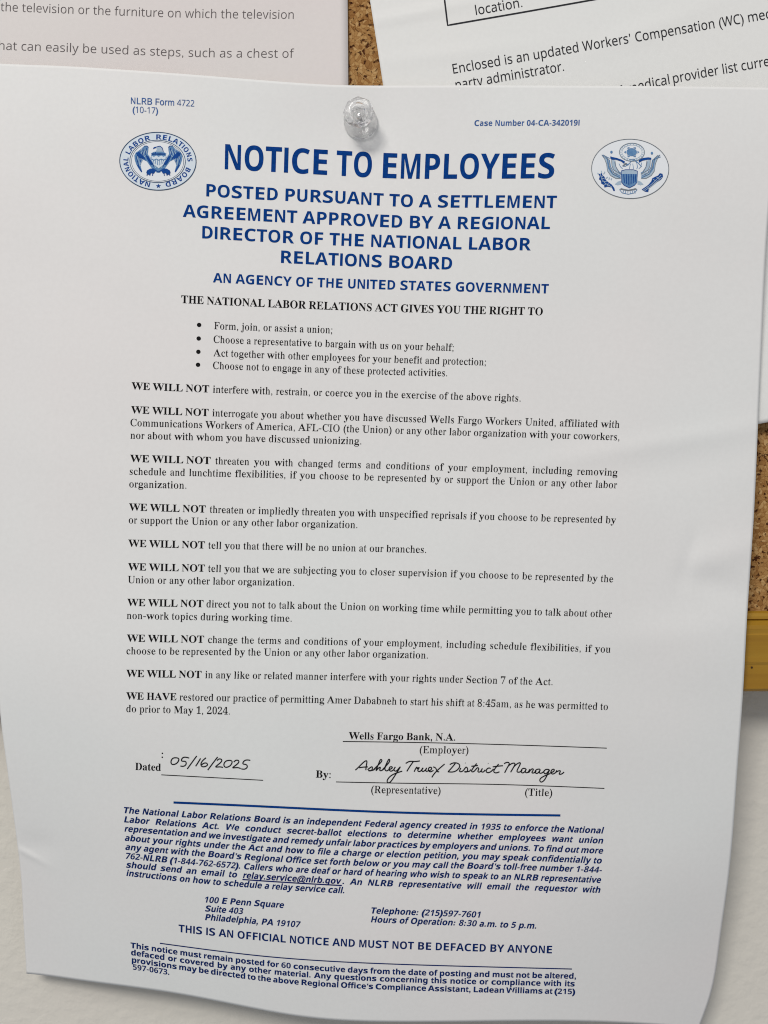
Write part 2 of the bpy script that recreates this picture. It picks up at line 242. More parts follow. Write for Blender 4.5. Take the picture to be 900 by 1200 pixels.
119836: (437, [[232,-15,204,-13,178,-7,153,2,129,16,107,33,88,53,71,75,56,101,44,129,36,159,31,190,29,223,31,258,37,292,46,323,60,352,76,379,96,403,118,424,143,442,170,456,198,467,228,473,260,475,294,473,324,467,350,458,373,444,390,427,403,409,410,388,413,365,409,340,397,320,377,308,352,304,326,308,307,321,296,343,292,373,292,381,293,389,294,397,294,404,291,421,284,433,270,440,252,442,215,432,188,401,172,350,167,279,169,228,176,183,188,145,204,113,224,89,248,71,274,61,304,57,330,60,356,69,380,85,404,107,424,90,384,44,339,11,288,-8]]),
119837: (551, [[208,-15,183,-13,159,-7,136,2,116,16,96,32,79,52,65,74,52,99,42,126,35,156,30,186,29,219,31,256,35,291,43,324,54,354,67,381,83,404,101,425,121,443,143,456,167,466,191,472,217,474,250,470,281,460,308,442,332,417,332,597,328,623,316,641,307,646,294,650,280,653,262,654,262,678,475,678,475,112,476,95,477,81,480,69,484,61,498,48,526,41,526,16,484,14,438,8,387,-1,332,-15,332,58,309,26,280,3,247,-10], [255,42,278,47,301,61,311,72,320,84,327,98,332,113,332,360,324,383,307,402,296,409,285,414,272,417,259,418,237,415,219,406,205,392,194,372,186,345,180,312,176,273,175,228,176,184,179,146,185,113,193,87,204,67,218,53,235,45]]),
119838: (448, [[229,-15,201,-13,174,-7,149,2,126,16,105,32,86,52,69,76,55,102,44,131,36,163,31,197,29,234,31,268,36,300,44,330,56,358,71,384,88,406,107,426,130,443,153,457,179,466,206,472,234,474,275,470,311,460,343,442,371,417,393,386,408,349,418,306,421,258,421,247,174,247,182,167,206,109,244,74,297,63,326,67,353,79,378,100,402,128,424,108,384,54,339,16,287,-7], [173,286,300,286,300,320,299,349,297,375,293,396,288,413,280,425,269,435,256,440,240,442,211,433,190,407,177,364,173,303]]),
119839: (318, [[22,0,22,24,44,27,59,33,68,41,74,52,76,60,77,72,78,88,78,109,78,412,24,412,24,462,78,462,78,526,81,563,90,596,105,625,126,648,152,668,183,681,219,689,259,692,289,690,315,685,338,676,357,663,372,649,383,632,390,614,392,595,391,580,388,567,382,555,375,546,356,533,334,529,310,533,291,544,279,560,275,582,278,603,287,626,289,630,292,635,293,640,294,644,288,656,268,660,243,655,229,640,225,629,222,615,221,599,220,581,220,462,303,462,303,412,220,412,220,97,221,76,224,60,228,47,235,38,245,32,258,28,276,25,297,24,297,0]]),
119840: (487, [[217,-209,171,-207,132,-202,98,-193,71,-181,49,-166,34,-149,24,-131,21,-111,26,-88,41,-68,67,-52,102,-38,73,-21,52,-1,39,21,35,45,37,63,42,80,51,95,63,110,79,124,99,138,124,151,152,164,100,190,63,224,40,266,33,316,35,339,40,360,48,380,59,398,73,415,90,430,109,443,131,454,154,463,179,469,206,473,234,474,263,473,292,469,320,462,347,453,472,453,472,399,399,399,414,377,425,353,432,329,434,303,433,282,428,261,421,243,411,225,398,209,384,195,367,182,348,172,327,164,305,158,281,154,256,153,245,153,234,154,222,155,211,155,187,151,168,141,154,125,150,106,154,92,165,81,184,75,210,73,261,73,298,72,332,70,361,66,386,60,407,53,424,43,439,32,451,19,459,4,465,-13,469,-33,470,-55,466,-89,454,-119,434,-146,406,-168,370,-186,326,-199,275,-206], [234,185,251,187,264,193,275,203,284,217,289,235,294,257,296,284,297,314,296,345,294,371,289,393,284,411,275,425,264,434,251,440,234,442,218,440,204,434,193,425,185,411,178,393,174,371,171,345,170,314,171,284,174,257,178,235,185,217,193,203,204,193,218,187], [239,-173,306,-168,354,-154,382,-131,392,-98,387,-76,371,-61,359,-57,344,-54,326,-52,305,-51,144,-51,129,-63,118,-77,111,-92,109,-108,111,-121,117,-133,127,-144,141,-154,159,-162,181,-168,208,-172]]),
119841: (567, [[27,0,27,24,52,28,67,38,75,56,78,83,78,594,76,621,68,639,53,650,28,655,28,678,220,678,220,397,250,431,284,455,321,469,362,474,419,464,460,434,484,385,492,315,492,83,495,56,502,38,517,28,541,24,541,0,301,0,301,24,308,24,326,28,340,39,347,57,350,83,350,323,349,342,348,359,345,373,341,384,327,399,302,404,279,401,258,391,238,374,220,350,220,83,222,56,230,38,244,28,268,24,268,0]]),
119842: (295, [[150,539,135,540,121,544,108,551,97,561,87,572,80,585,76,599,75,614,76,629,80,643,87,656,97,668,108,678,121,684,135,689,150,690,165,689,179,684,192,678,204,668,213,656,220,644,224,629,225,614,224,599,220,585,213,572,203,561,191,551,179,544,165,540], [27,0,27,24,52,28,68,38,75,55,78,83,78,375,76,406,70,424,55,433,30,437,31,462,221,462,221,83,223,57,230,39,244,29,268,24,268,0]]),
119843: (312, [[158,541,143,542,129,546,116,553,105,562,95,574,88,587,84,601,83,616,84,631,89,645,95,658,105,670,117,680,129,686,143,691,158,692,173,691,188,687,200,680,212,670,222,658,229,645,233,631,234,616,233,601,229,587,222,575,212,563,200,553,188,547,173,542], [53,-209,34,-208,17,-206,0,-201,-16,-195,-31,-187,-44,-178,-55,-168,-65,-157,-73,-145,-79,-132,-82,-118,-83,-104,-79,-79,-67,-59,-47,-47,-22,-43,3,-47,22,-58,35,-76,39,-98,36,-114,28,-130,19,-145,16,-153,24,-169,46,-174,73,-168,87,-148,91,-135,93,-119,95,-100,95,-80,95,372,94,389,92,404,88,415,83,423,75,429,65,434,50,437,33,438,33,462,237,462,237,-32,234,-73,225,-109,210,-140,189,-165,162,-184,130,-198,94,-206]]),
119844: (534, [[26,0,26,24,52,29,68,38,75,56,78,83,78,592,76,621,70,639,56,649,30,654,31,678,220,678,220,251,338,369,349,381,357,393,361,404,363,414,360,424,350,431,334,436,311,437,306,437,306,462,514,462,514,437,486,433,459,423,433,408,409,387,331,311,515,51,525,39,536,31,547,26,560,24,560,0,314,0,314,24,323,24,348,30,356,47,353,59,345,73,242,219,220,200,220,83,222,57,230,39,244,29,268,24,268,0]]),
119845: (297, [[27,0,27,24,52,28,68,38,75,55,78,83,78,592,76,620,70,639,56,650,30,654,30,678,221,678,221,83,223,57,230,39,244,29,268,24,268,0]]),
119846: (825, [[27,0,27,24,52,28,67,38,75,56,78,83,78,377,76,404,68,423,53,434,28,438,28,462,218,462,218,394,248,429,280,454,315,469,353,474,399,469,435,453,461,426,477,389,508,426,542,453,580,469,622,474,678,464,718,434,742,385,750,315,750,83,752,56,760,38,774,28,798,24,798,0,562,0,562,24,586,28,600,39,608,57,610,83,610,323,609,342,608,359,605,373,601,384,587,399,562,404,541,401,520,391,501,375,483,353,483,83,485,57,493,39,507,28,530,24,530,0,297,0,297,24,321,28,335,39,343,57,345,83,345,323,344,342,343,358,340,372,336,383,322,399,297,404,274,401,254,391,235,374,218,350,218,83,220,57,227,40,241,29,264,24,264,0]]),
119847: (567, [[27,0,27,24,52,28,67,38,75,56,78,83,78,377,76,404,68,423,53,434,28,438,28,462,220,462,220,398,250,431,283,455,321,469,362,474,419,464,460,434,484,385,492,315,492,83,495,56,502,38,517,28,541,24,541,0,301,0,301,24,308,24,326,28,340,39,347,57,350,83,350,323,349,342,348,359,345,373,341,384,327,399,302,404,279,401,258,391,238,374,220,350,220,83,222,56,230,38,244,28,268,24,268,0]]),
119848: (501, [[251,-15,219,-13,189,-7,161,3,135,17,111,34,90,55,71,78,56,105,44,133,35,163,30,195,28,229,30,264,35,296,44,327,56,355,71,382,90,405,111,425,135,443,161,456,189,466,218,472,250,474,282,472,311,466,339,457,365,443,389,426,410,406,428,383,444,357,456,328,465,298,470,264,472,229,470,194,465,161,456,131,444,102,428,76,410,53,389,33,366,16,340,2,312,-7,283,-13], [251,17,270,20,287,27,300,40,311,58,315,69,319,84,321,101,324,121,325,144,326,170,327,198,327,229,326,289,323,338,317,376,309,403,299,421,285,435,270,442,251,445,231,442,214,434,201,421,191,403,184,376,178,338,175,290,174,230,174,199,175,170,176,145,178,122,180,101,183,84,187,69,191,58,202,40,215,27,232,20]]),
119849: (553, [[26,-207,26,-184,46,-181,60,-174,69,-164,75,-150,76,-141,77,-129,78,-113,78,-95,78,362,77,383,76,400,73,413,69,421,55,433,29,439,29,462,213,462,213,391,238,428,268,454,303,470,343,475,369,473,393,467,415,458,436,444,455,427,472,407,486,385,499,359,508,332,515,302,520,271,521,238,520,202,515,169,508,137,498,107,485,80,470,56,453,35,434,18,412,3,389,-7,364,-13,338,-15,303,-11,272,1,244,20,220,48,220,-86,220,-105,221,-121,223,-135,226,-147,235,-165,249,-175,268,-180,294,-183,294,-207], [291,42,312,45,330,54,345,68,356,88,365,115,371,147,375,186,376,230,375,273,372,310,366,342,359,369,349,389,335,403,318,411,296,414,274,410,254,398,236,378,220,350,220,102,233,76,249,57,269,46]]),
119851: (428, [[27,0,27,24,52,28,68,38,75,55,78,83,78,375,77,392,76,406,73,417,69,424,55,433,30,437,31,462,217,462,217,375,231,398,245,417,261,434,279,449,296,460,313,468,330,472,347,474,367,473,384,469,398,462,410,452,419,441,426,428,430,413,431,396,427,370,414,349,394,336,369,331,346,334,331,344,319,357,308,372,296,383,281,387,261,380,241,359,233,345,227,327,223,308,222,286,222,83,226,55,237,38,246,32,258,28,274,26,294,24,294,0]]),
119852: (429, [[225,-15,204,-14,181,-9,156,-2,129,9,120,12,109,13,89,7,76,-13,53,-13,53,157,79,157,87,127,99,101,112,78,129,58,148,42,167,31,188,24,209,22,226,23,242,26,255,32,266,40,275,49,281,60,285,73,286,87,283,107,273,125,256,142,232,156,159,193,135,206,113,221,96,236,81,252,70,269,62,288,57,307,55,328,58,358,65,386,78,411,97,433,119,451,146,464,176,472,210,475,227,474,247,471,258,468,270,465,282,462,296,458,301,457,307,456,312,454,317,454,332,459,343,475,363,475,363,330,340,330,331,355,320,378,307,397,293,413,276,425,259,434,241,439,222,441,207,440,194,437,182,432,173,426,160,408,156,386,160,364,172,346,180,338,191,330,203,323,218,315,285,282,309,269,329,255,346,241,360,225,370,208,377,189,382,166,383,141,380,107,372,76,359,50,340,27,316,9,289,-5,259,-12]]),
119853: (340, [[184,-14,156,-12,133,-7,113,3,98,16,87,32,79,53,74,77,72,106,72,415,30,415,30,446,59,474,85,500,109,526,131,549,150,572,167,593,181,613,192,631,215,631,215,462,309,462,309,415,215,415,215,122,217,95,223,76,233,64,250,60,267,63,282,73,295,89,307,111,331,98,305,49,271,14,231,-7]]),
119854: (558, [[195,-15,163,-12,136,-5,114,8,97,25,84,48,75,75,70,107,68,144,68,369,67,385,66,399,63,411,59,421,43,433,17,438,17,462,211,462,211,110,214,87,225,68,241,57,263,53,285,56,305,64,324,78,340,98,340,369,339,387,337,401,334,413,329,422,312,434,282,438,282,462,482,462,482,104,485,76,493,58,509,48,536,44,536,19,493,17,446,10,395,0,340,-15,340,60,327,43,312,29,295,16,277,5,258,-4,238,-10,217,-14]]),
119855: (456, [[212,-15,57,369,51,384,45,397,39,409,33,419,18,432,-4,437,-4,462,244,462,244,438,232,438,202,431,192,411,192,405,194,399,275,182,351,376,357,394,359,405,356,419,345,430,327,436,303,438,303,462,454,462,454,439,430,430,414,415,407,405,401,393,394,378,387,362,238,-15]]),
119856: (647, [[182,-15,25,394,17,411,9,423,-2,432,-16,437,-16,462,206,462,206,437,189,435,178,430,172,423,170,411,170,404,172,395,175,386,178,376,248,189,314,350,299,396,291,417,282,430,270,436,250,439,250,462,481,462,481,437,450,430,440,411,440,406,441,400,442,395,443,390,500,210,569,381,574,397,576,410,573,422,566,430,551,435,530,439,530,462,663,462,663,439,645,435,633,423,623,406,613,384,453,-15,430,-15,332,293,208,-15]]),
119857: (475, [[7,0,7,22,29,30,51,43,72,61,92,84,183,203,64,392,50,411,36,424,21,433,6,437,6,462,251,462,251,438,220,433,209,417,212,405,222,387,273,306,333,382,345,400,349,415,346,425,338,432,323,436,299,438,299,462,463,462,463,441,442,434,421,421,399,402,378,378,295,274,434,54,443,41,451,32,461,26,475,23,475,0,231,0,231,24,251,25,265,29,273,36,276,45,272,64,258,88,205,170,145,91,131,69,126,51,129,38,137,29,151,24,170,22,175,22,175,0]]),
119858: (447, [[78,-209,60,-208,43,-203,28,-196,15,-186,4,-174,-4,-159,-8,-143,-10,-125,-6,-101,7,-79,16,-70,27,-64,39,-60,53,-59,77,-63,95,-73,107,-91,111,-113,111,-117,111,-121,110,-125,110,-130,115,-143,128,-147,137,-145,147,-138,158,-126,170,-110,182,-90,193,-66,197,-53,201,-39,205,-23,209,-7,54,373,45,394,37,409,29,421,23,428,12,435,-5,437,-7,437,-7,462,241,462,241,437,217,435,202,431,194,423,191,409,192,404,193,397,195,390,198,382,276,177,343,359,348,374,352,387,353,398,354,408,351,422,342,431,325,435,302,437,302,462,446,462,446,437,427,432,413,418,406,407,400,394,393,379,386,361,241,-36,229,-69,216,-97,204,-122,193,-142,181,-160,168,-174,155,-186,142,-194,128,-201,113,-205,96,-208]]),
119859: (436, [[19,0,19,21,250,428,191,428,165,427,143,422,123,415,108,405,94,391,83,372,73,349,65,322,39,322,47,462,409,462,409,433,187,37,227,37,260,39,288,44,312,53,332,65,348,81,363,103,376,129,387,160,411,160,399,0]]),
120225: (650, [[97,0,97,714,301,714,364,712,419,704,465,692,504,674,533,651,555,620,568,582,572,537,570,507,563,479,552,455,537,432,518,414,494,398,467,387,436,379,436,374,458,370,479,364,499,357,518,348,535,337,550,325,564,310,575,294,584,275,591,254,595,230,596,203,592,157,579,117,559,82,530,53,493,30,451,13,402,3,348,0], [187,410,319,410,361,412,396,417,424,427,445,440,460,456,471,476,477,500,479,527,476,554,469,578,456,597,438,612,414,623,384,631,347,635,305,637,187,637], [187,76,331,76,375,78,412,85,441,97,463,113,479,133,491,156,498,181,500,210,498,237,490,261,478,282,462,301,438,316,408,326,370,333,324,335,187,335]]),
120226: (632, [[389,-10,337,-7,289,1,246,15,207,35,173,60,143,90,118,124,98,163,82,206,70,253,63,304,61,358,63,410,71,460,83,506,101,548,123,587,149,622,181,652,217,677,258,698,302,712,351,721,404,724,459,721,510,714,557,700,601,682,565,606,548,613,530,620,511,627,492,633,471,638,449,642,427,644,403,645,349,640,300,626,258,602,222,568,193,526,172,477,160,420,156,357,160,294,171,238,191,189,218,147,252,113,294,88,344,74,402,69,425,69,448,71,470,73,491,77,512,81,533,86,553,91,573,97,573,19,553,12,532,6,512,1,491,-3,468,-6,444,-8,417,-10]]),
120228: (556, [[97,0,97,714,496,714,496,635,187,635,187,412,478,412,478,334,187,334,187,79,496,79,496,0]]),
120229: (519, [[97,0,97,714,496,714,496,635,187,635,187,382,477,382,477,303,187,303,187,0]]),
120231: (741, [[97,0,97,714,187,714,187,412,553,412,553,714,643,714,643,0,553,0,553,333,187,333,187,0]]),
120235: (524, [[97,0,97,714,187,714,187,80,499,80,499,0]]),
120237: (760, [[97,0,97,714,201,714,582,123,586,123,585,143,584,171,583,187,582,204,581,222,581,241,580,260,579,277,579,295,579,311,579,714,663,714,663,0,558,0,176,593,172,593,177,506,178,480,179,453,180,426,180,399,180,0]]),
120241: (622, [[97,0,97,714,294,714,356,711,410,701,454,686,491,664,518,635,538,600,550,559,554,511,553,484,549,459,542,436,533,416,522,398,509,382,495,368,480,355,463,345,446,335,429,327,411,320,607,0,502,0,329,295,187,295,187,0], [187,371,294,371,335,373,369,380,398,390,421,405,439,425,451,448,459,476,461,507,458,539,451,567,437,589,419,607,395,619,366,629,330,634,289,636,187,636]]),
120246: (930, [[201,0,12,714,106,714,217,278,223,255,228,233,233,211,238,189,242,168,245,147,248,127,251,108,254,128,257,149,261,170,266,193,271,216,277,238,283,261,289,283,415,714,508,714,639,280,646,257,652,234,658,211,663,189,668,166,672,146,675,126,678,108,681,127,684,147,688,167,692,189,697,210,702,233,707,256,713,279,823,714,917,714,727,0,636,0,497,468,481,526,477,540,474,553,471,566,468,578,461,609,460,601,458,589,455,573,451,553,445,532,440,510,434,488,427,465,292,0]]),
120250: (561, [[215,-10,180,-8,148,0,120,12,94,29,73,50,58,78,49,111,46,149,50,187,62,220,81,248,109,272,145,292,189,306,242,316,303,320,394,323,394,355,392,386,387,412,378,432,365,448,349,459,330,468,308,472,283,474,262,473,242,471,222,467,203,461,184,455,166,448,149,441,132,433,105,499,123,508,143,517,165,524,188,531,212,537,237,542,262,544,288,545,334,542,373,534,406,521,433,502,454,477,468,446,477,409,480,365,480,0,416,0,399,76,395,76,377,55,359,38,341,23,322,11,300,2,276,-5,247,-9], [235,61,268,63,297,70,324,82,348,99,368,120,382,146,390,178,393,214,393,262,314,259,268,255,229,249,199,240,176,227,159,212,147,193,139,172,137,148,139,127,144,109,152,94,165,82,179,73,196,66,214,62]]),
120251: (615, [[339,-10,309,-9,282,-4,257,3,236,13,217,25,200,38,186,53,173,68,166,68,148,0,85,0,85,760,173,760,173,575,173,558,173,542,172,527,172,512,170,485,168,465,173,465,186,481,200,496,217,510,236,522,257,532,282,539,309,544,339,545,387,541,429,528,467,506,500,475,526,436,545,389,556,333,560,268,556,203,545,147,526,99,499,60,466,29,429,8,386,-6], [326,63,360,66,389,76,413,93,434,116,449,145,460,181,467,222,469,269,460,358,433,421,387,459,324,472,285,469,252,460,226,444,206,423,192,395,181,360,175,319,173,271,173,267,175,220,181,180,191,145,206,116,225,93,252,76,285,66]]),
120252: (480, [[300,-10,265,-8,233,-3,202,6,174,19,147,36,124,56,104,81,87,109,73,142,63,179,57,220,55,265,57,312,63,355,74,393,88,426,106,455,127,480,151,500,178,517,207,530,238,539,271,544,306,546,326,545,346,544,366,541,385,538,403,533,420,528,434,523,447,517,420,444,408,448,394,453,380,457,364,461,348,465,333,467,318,469,304,469,235,456,186,418,156,355,146,266,148,220,156,180,168,146,185,117,206,95,232,79,263,69,299,66,320,67,340,68,359,71,377,75,393,80,409,85,424,91,438,97,438,19,424,12,410,7,394,2,379,-3,361,-6,343,-8,322,-10]]),
120253: (615, [[275,-10,228,-6,185,7,148,29,115,60,89,99,70,146,59,202,55,267,59,332,70,388,89,436,116,475,148,506,186,528,228,542,276,546,306,545,332,540,356,533,378,523,396,511,413,497,429,483,442,467,448,467,447,483,445,505,443,528,442,546,442,760,530,760,530,0,459,0,446,72,442,72,429,56,414,40,397,27,378,14,357,4,332,-4,305,-9], [289,63,328,66,361,75,388,89,409,109,424,136,434,168,441,206,443,250,443,266,441,313,435,354,424,390,410,419,390,443,363,460,329,470,288,473,255,469,226,459,201,441,182,417,166,386,155,350,148,310,146,265,148,220,155,180,166,145,182,116,202,93,226,76,255,66]]),
120254: (564, [[313,-10,276,-8,241,-2,209,7,179,21,151,38,126,60,105,85,88,113,73,146,63,182,57,221,55,264,57,306,62,346,72,382,85,415,101,445,120,471,142,493,168,512,195,527,225,537,258,544,292,546,325,544,356,539,385,529,411,516,434,499,454,480,472,457,487,431,498,403,506,372,511,339,513,304,513,251,146,251,150,208,159,171,173,139,193,112,217,92,246,77,279,68,317,65,342,66,365,67,387,70,408,74,427,80,448,86,468,94,489,102,489,25,469,17,448,9,428,3,408,-1,387,-5,364,-8,340,-9], [148,321,421,321,419,353,412,383,403,409,389,431,371,450,349,463,322,471,291,474,261,471,235,464,211,451,192,434,175,411,162,385,153,355]]),
120255: (344, [[109,0,109,468,15,468,15,509,109,539,109,570,112,618,120,659,135,693,155,720,180,739,210,754,244,762,283,765,299,765,314,764,328,762,342,759,366,754,387,747,364,678,347,683,327,688,306,692,284,693,263,691,246,686,231,676,219,664,209,647,202,626,198,600,197,571,197,536,332,536,332,468,197,468,197,0]]),
120257: (618, [[85,0,85,760,173,760,173,537,173,517,172,498,170,480,168,462,174,462,188,481,205,498,223,512,245,524,267,533,291,540,315,544,341,545,387,542,427,533,460,519,488,499,509,472,525,438,534,397,537,349,537,0,450,0,450,343,443,399,420,440,382,464,330,472,289,469,254,459,227,444,207,422,192,394,181,360,175,321,173,277,173,0]]),
120258: (258, [[130,625,110,629,93,639,82,656,78,681,82,706,93,724,110,734,130,737,149,734,166,724,177,706,181,681,177,656,166,639,149,629], [85,0,85,536,173,536,173,0]]),
120260: (534, [[85,0,85,760,172,760,172,363,172,345,171,324,170,300,168,276,172,276,179,286,190,299,215,329,226,344,236,355,407,536,510,536,293,307,525,0,419,0,233,250,172,197,172,0]]),
120261: (258, [[85,0,85,760,173,760,173,0]]),
120262: (935, [[85,0,85,536,156,536,169,463,174,463,188,483,203,500,221,514,242,526,263,534,285,541,308,545,332,546,390,540,436,523,472,495,496,456,501,456,516,477,533,496,552,511,575,524,598,534,622,540,647,545,673,546,716,543,753,534,784,520,809,500,829,473,843,439,851,397,854,349,854,0,767,0,767,345,760,401,740,440,706,464,658,472,622,469,591,461,566,447,547,427,532,402,521,372,515,336,513,296,513,0,426,0,426,345,419,401,399,440,364,464,316,472,279,469,248,459,223,444,204,422,190,394,181,361,175,322,173,278,173,0]]),
120263: (618, [[85,0,85,536,156,536,169,463,174,463,188,483,205,500,224,514,246,526,269,534,293,541,318,545,343,546,388,543,427,534,461,520,488,500,509,473,525,439,534,397,537,349,537,0,450,0,450,343,443,399,420,440,382,464,330,472,289,469,255,459,227,444,207,422,192,394,182,361,175,322,173,278,173,0]]),
120264: (605, [[301,-10,266,-8,234,-2,203,8,175,22,148,41,125,62,104,88,87,117,73,150,63,187,57,226,55,269,59,332,72,387,93,434,122,474,159,505,201,528,250,542,304,546,339,544,373,538,404,528,433,513,459,495,482,474,502,448,520,419,533,387,543,351,549,312,551,269,547,206,534,151,513,103,484,63,447,31,404,8,356,-5], [303,63,341,66,373,77,400,94,422,118,439,149,451,184,458,224,460,269,458,314,451,354,439,388,422,418,400,442,373,458,340,469,302,472,264,469,231,458,204,442,183,418,167,388,155,354,148,314,146,269,148,224,155,184,167,149,184,118,205,94,232,77,265,66]]),
120265: (615, [[85,-240,85,536,157,536,169,463,173,463,186,480,201,495,217,509,236,522,257,533,282,540,309,544,340,546,387,542,429,529,467,507,500,477,526,438,545,391,556,334,560,269,556,205,545,148,526,101,500,61,467,30,429,8,387,-6,339,-10,309,-9,282,-4,258,3,237,13,217,26,200,39,186,53,173,68,167,68,169,49,171,25,172,1,173,-20,173,-240], [326,63,349,65,371,70,390,78,407,90,421,105,434,122,445,141,454,164,460,188,465,213,468,241,469,270,467,314,460,353,449,387,434,417,413,441,388,458,359,469,324,472,286,469,254,460,228,446,209,426,194,400,183,368,176,330,173,286,173,269,175,222,181,181,191,146,206,116,225,93,252,76,285,66]]),
120267: (413, [[85,0,85,536,157,536,167,438,171,438,185,459,201,479,218,497,238,514,259,528,283,538,308,544,335,546,351,546,368,544,384,543,398,540,387,459,373,462,359,464,343,465,329,466,309,465,289,460,270,453,252,444,235,431,220,417,206,400,195,380,185,359,178,337,174,312,173,286,173,0]]),
120268: (479, [[220,-10,193,-9,168,-8,145,-5,124,-1,104,4,85,10,68,16,52,24,52,104,69,96,87,89,108,81,130,74,152,69,175,64,199,62,222,61,253,62,280,66,302,73,319,82,332,94,341,108,347,123,349,140,346,159,338,176,331,184,323,192,312,200,299,208,283,216,264,225,242,234,217,244,192,254,169,264,147,274,128,284,111,294,95,306,82,318,71,332,62,347,56,364,52,383,51,404,54,436,65,464,82,489,107,509,136,525,171,537,209,544,252,546,276,545,299,544,322,541,344,536,364,531,385,525,404,518,423,510,393,440,376,447,358,453,340,459,322,464,303,468,285,471,265,473,246,474,221,473,198,470,179,464,164,457,151,447,142,436,137,423,135,409,138,389,148,371,156,364,165,356,177,349,192,341,208,334,227,325,249,316,273,307,298,297,320,288,341,278,360,268,377,257,392,246,404,233,415,220,423,204,429,187,433,169,434,148,430,111,419,79,401,52,376,30,345,12,308,0,267,-8]]),
120269: (361, [[249,-10,228,-9,209,-6,190,-2,172,4,155,13,139,24,126,38,114,55,104,75,98,98,93,125,92,156,92,468,16,468,16,510,93,545,128,659,180,659,180,536,335,536,335,468,180,468,180,158,181,135,186,115,193,99,204,86,216,75,230,68,246,63,264,62,284,63,305,65,324,69,339,73,339,6,322,0,299,-5,286,-7,274,-9,261,-10]]),
120270: (618, [[274,-10,229,-7,189,2,156,16,128,36,107,63,91,97,82,137,79,185,79,536,168,536,168,191,175,135,198,95,235,71,287,63,328,66,362,76,390,91,411,113,426,141,436,174,443,213,445,257,445,536,533,536,533,0,461,0,448,71,444,71,430,51,413,35,394,21,372,9,349,1,324,-5,300,-9]]),
120271: (508, [[203,0,0,536,94,536,208,220,212,209,216,197,221,184,225,171,229,158,234,145,237,132,241,120,247,97,251,78,255,78,260,97,267,120,270,133,275,145,279,159,284,172,288,185,292,197,296,209,300,220,414,536,508,536,304,0]]),
120272: (786, [[158,1,11,537,102,537,176,251,181,229,187,208,192,186,197,164,202,143,206,124,209,106,211,91,215,91,219,110,225,133,227,146,230,159,234,172,237,185,241,199,244,212,248,224,251,235,346,537,442,537,534,235,539,218,545,200,550,181,556,161,560,142,564,124,568,107,570,92,574,92,576,106,579,122,583,140,588,161,593,183,598,206,604,228,610,251,685,537,775,537,626,1,523,1,431,303,425,323,419,344,413,364,409,384,404,402,400,419,397,433,394,445,390,445,388,433,385,419,381,402,377,384,372,364,367,343,361,323,354,302,258,1]]),
120274: (510, [[84,-240,62,-239,42,-237,25,-235,11,-232,11,-162,23,-164,38,-166,53,-167,70,-168,92,-166,112,-161,129,-153,145,-142,158,-128,170,-112,180,-93,189,-73,217,-2,1,536,95,536,211,231,218,211,225,192,232,173,238,155,244,137,249,119,253,102,256,85,260,85,263,98,268,114,273,131,279,151,286,171,292,191,299,212,306,232,415,536,510,536,279,-74,264,-110,247,-142,228,-171,207,-195,182,-215,154,-229,121,-237]]),
120276: (690, [[0,0,252,717,437,717,690,0,527,0,475,170,215,170,163,0], [253,297,439,297,386,463,374,506,370,519,366,532,362,546,358,559,351,584,345,606,342,595,339,584,336,571,332,556,316,500,309,478,304,463]]),
120277: (672, [[90,0,90,714,312,714,379,711,438,704,487,692,528,674,560,650,583,619,596,580,601,533,599,504,594,477,585,452,573,430,557,411,538,396,516,386,491,379,491,374,509,370,525,364,541,357,556,349,570,339,582,327,593,313,602,297,609,279,615,258,618,234,619,207,615,161,602,120,580,85,549,55,511,31,466,14,415,3,357,0], [241,431,329,431,359,432,385,436,405,443,421,452,432,464,440,478,444,494,446,513,444,532,438,548,429,562,416,572,399,580,377,586,351,589,321,590,241,590], [241,125,340,125,371,127,398,132,419,140,435,151,447,166,455,182,460,201,462,222,460,241,455,258,447,273,435,286,418,297,396,305,368,310,335,311,241,311]]),
120278: (637, [[379,-10,326,-7,279,1,236,16,198,35,164,61,135,90,111,125,92,164,77,206,67,253,60,303,58,356,60,408,68,458,80,504,97,547,119,586,145,621,175,651,211,677,250,698,293,712,341,721,393,724,420,723,446,721,473,716,500,711,526,703,552,695,577,685,602,674,553,551,533,560,513,569,493,577,473,584,452,590,432,594,413,597,393,598,352,594,316,582,286,561,260,533,240,497,226,456,217,409,214,355,217,301,225,254,238,213,257,178,281,151,312,132,349,120,393,116,415,117,437,118,459,122,481,126,503,132,526,138,550,146,575,154,575,27,552,18,528,10,505,4,482,-1,458,-5,433,-8,407,-9]]),
120279: (740, [[90,0,90,714,314,714,368,711,419,704,465,692,509,674,547,652,582,625,611,593,637,556,656,515,671,470,679,419,682,364,676,279,656,205,624,143,580,91,523,51,456,23,379,6,292,0], [241,125,306,125,402,140,470,184,511,257,525,360,522,416,512,463,496,503,473,534,444,559,409,576,369,587,322,590,241,590]]),
120280: (560, [[90,0,90,714,501,714,501,590,241,590,241,433,483,433,483,309,241,309,241,125,501,125,501,0]]),
120281: (549, [[90,0,90,714,499,714,499,590,239,590,239,406,481,406,481,282,239,282,239,0]]),
120282: (724, [[390,-10,315,-4,249,13,192,43,144,84,106,136,80,199,63,273,58,358,61,412,69,463,82,509,102,552,126,591,155,625,189,654,228,679,272,699,320,713,373,721,431,724,459,723,488,721,515,717,543,712,570,706,596,698,620,689,643,680,593,559,576,567,558,574,538,581,518,587,497,592,475,595,453,597,430,598,398,596,368,590,341,581,316,568,293,552,273,532,255,509,241,483,229,455,221,424,216,391,214,355,215,321,219,289,225,259,233,231,244,205,258,183,274,163,293,147,315,133,340,124,369,118,400,116,415,116,430,117,443,118,455,119,476,122,496,126,496,275,361,275,361,401,644,401,644,31,616,22,587,14,557,7,528,1,496,-4,463,-7,427,-9]]),
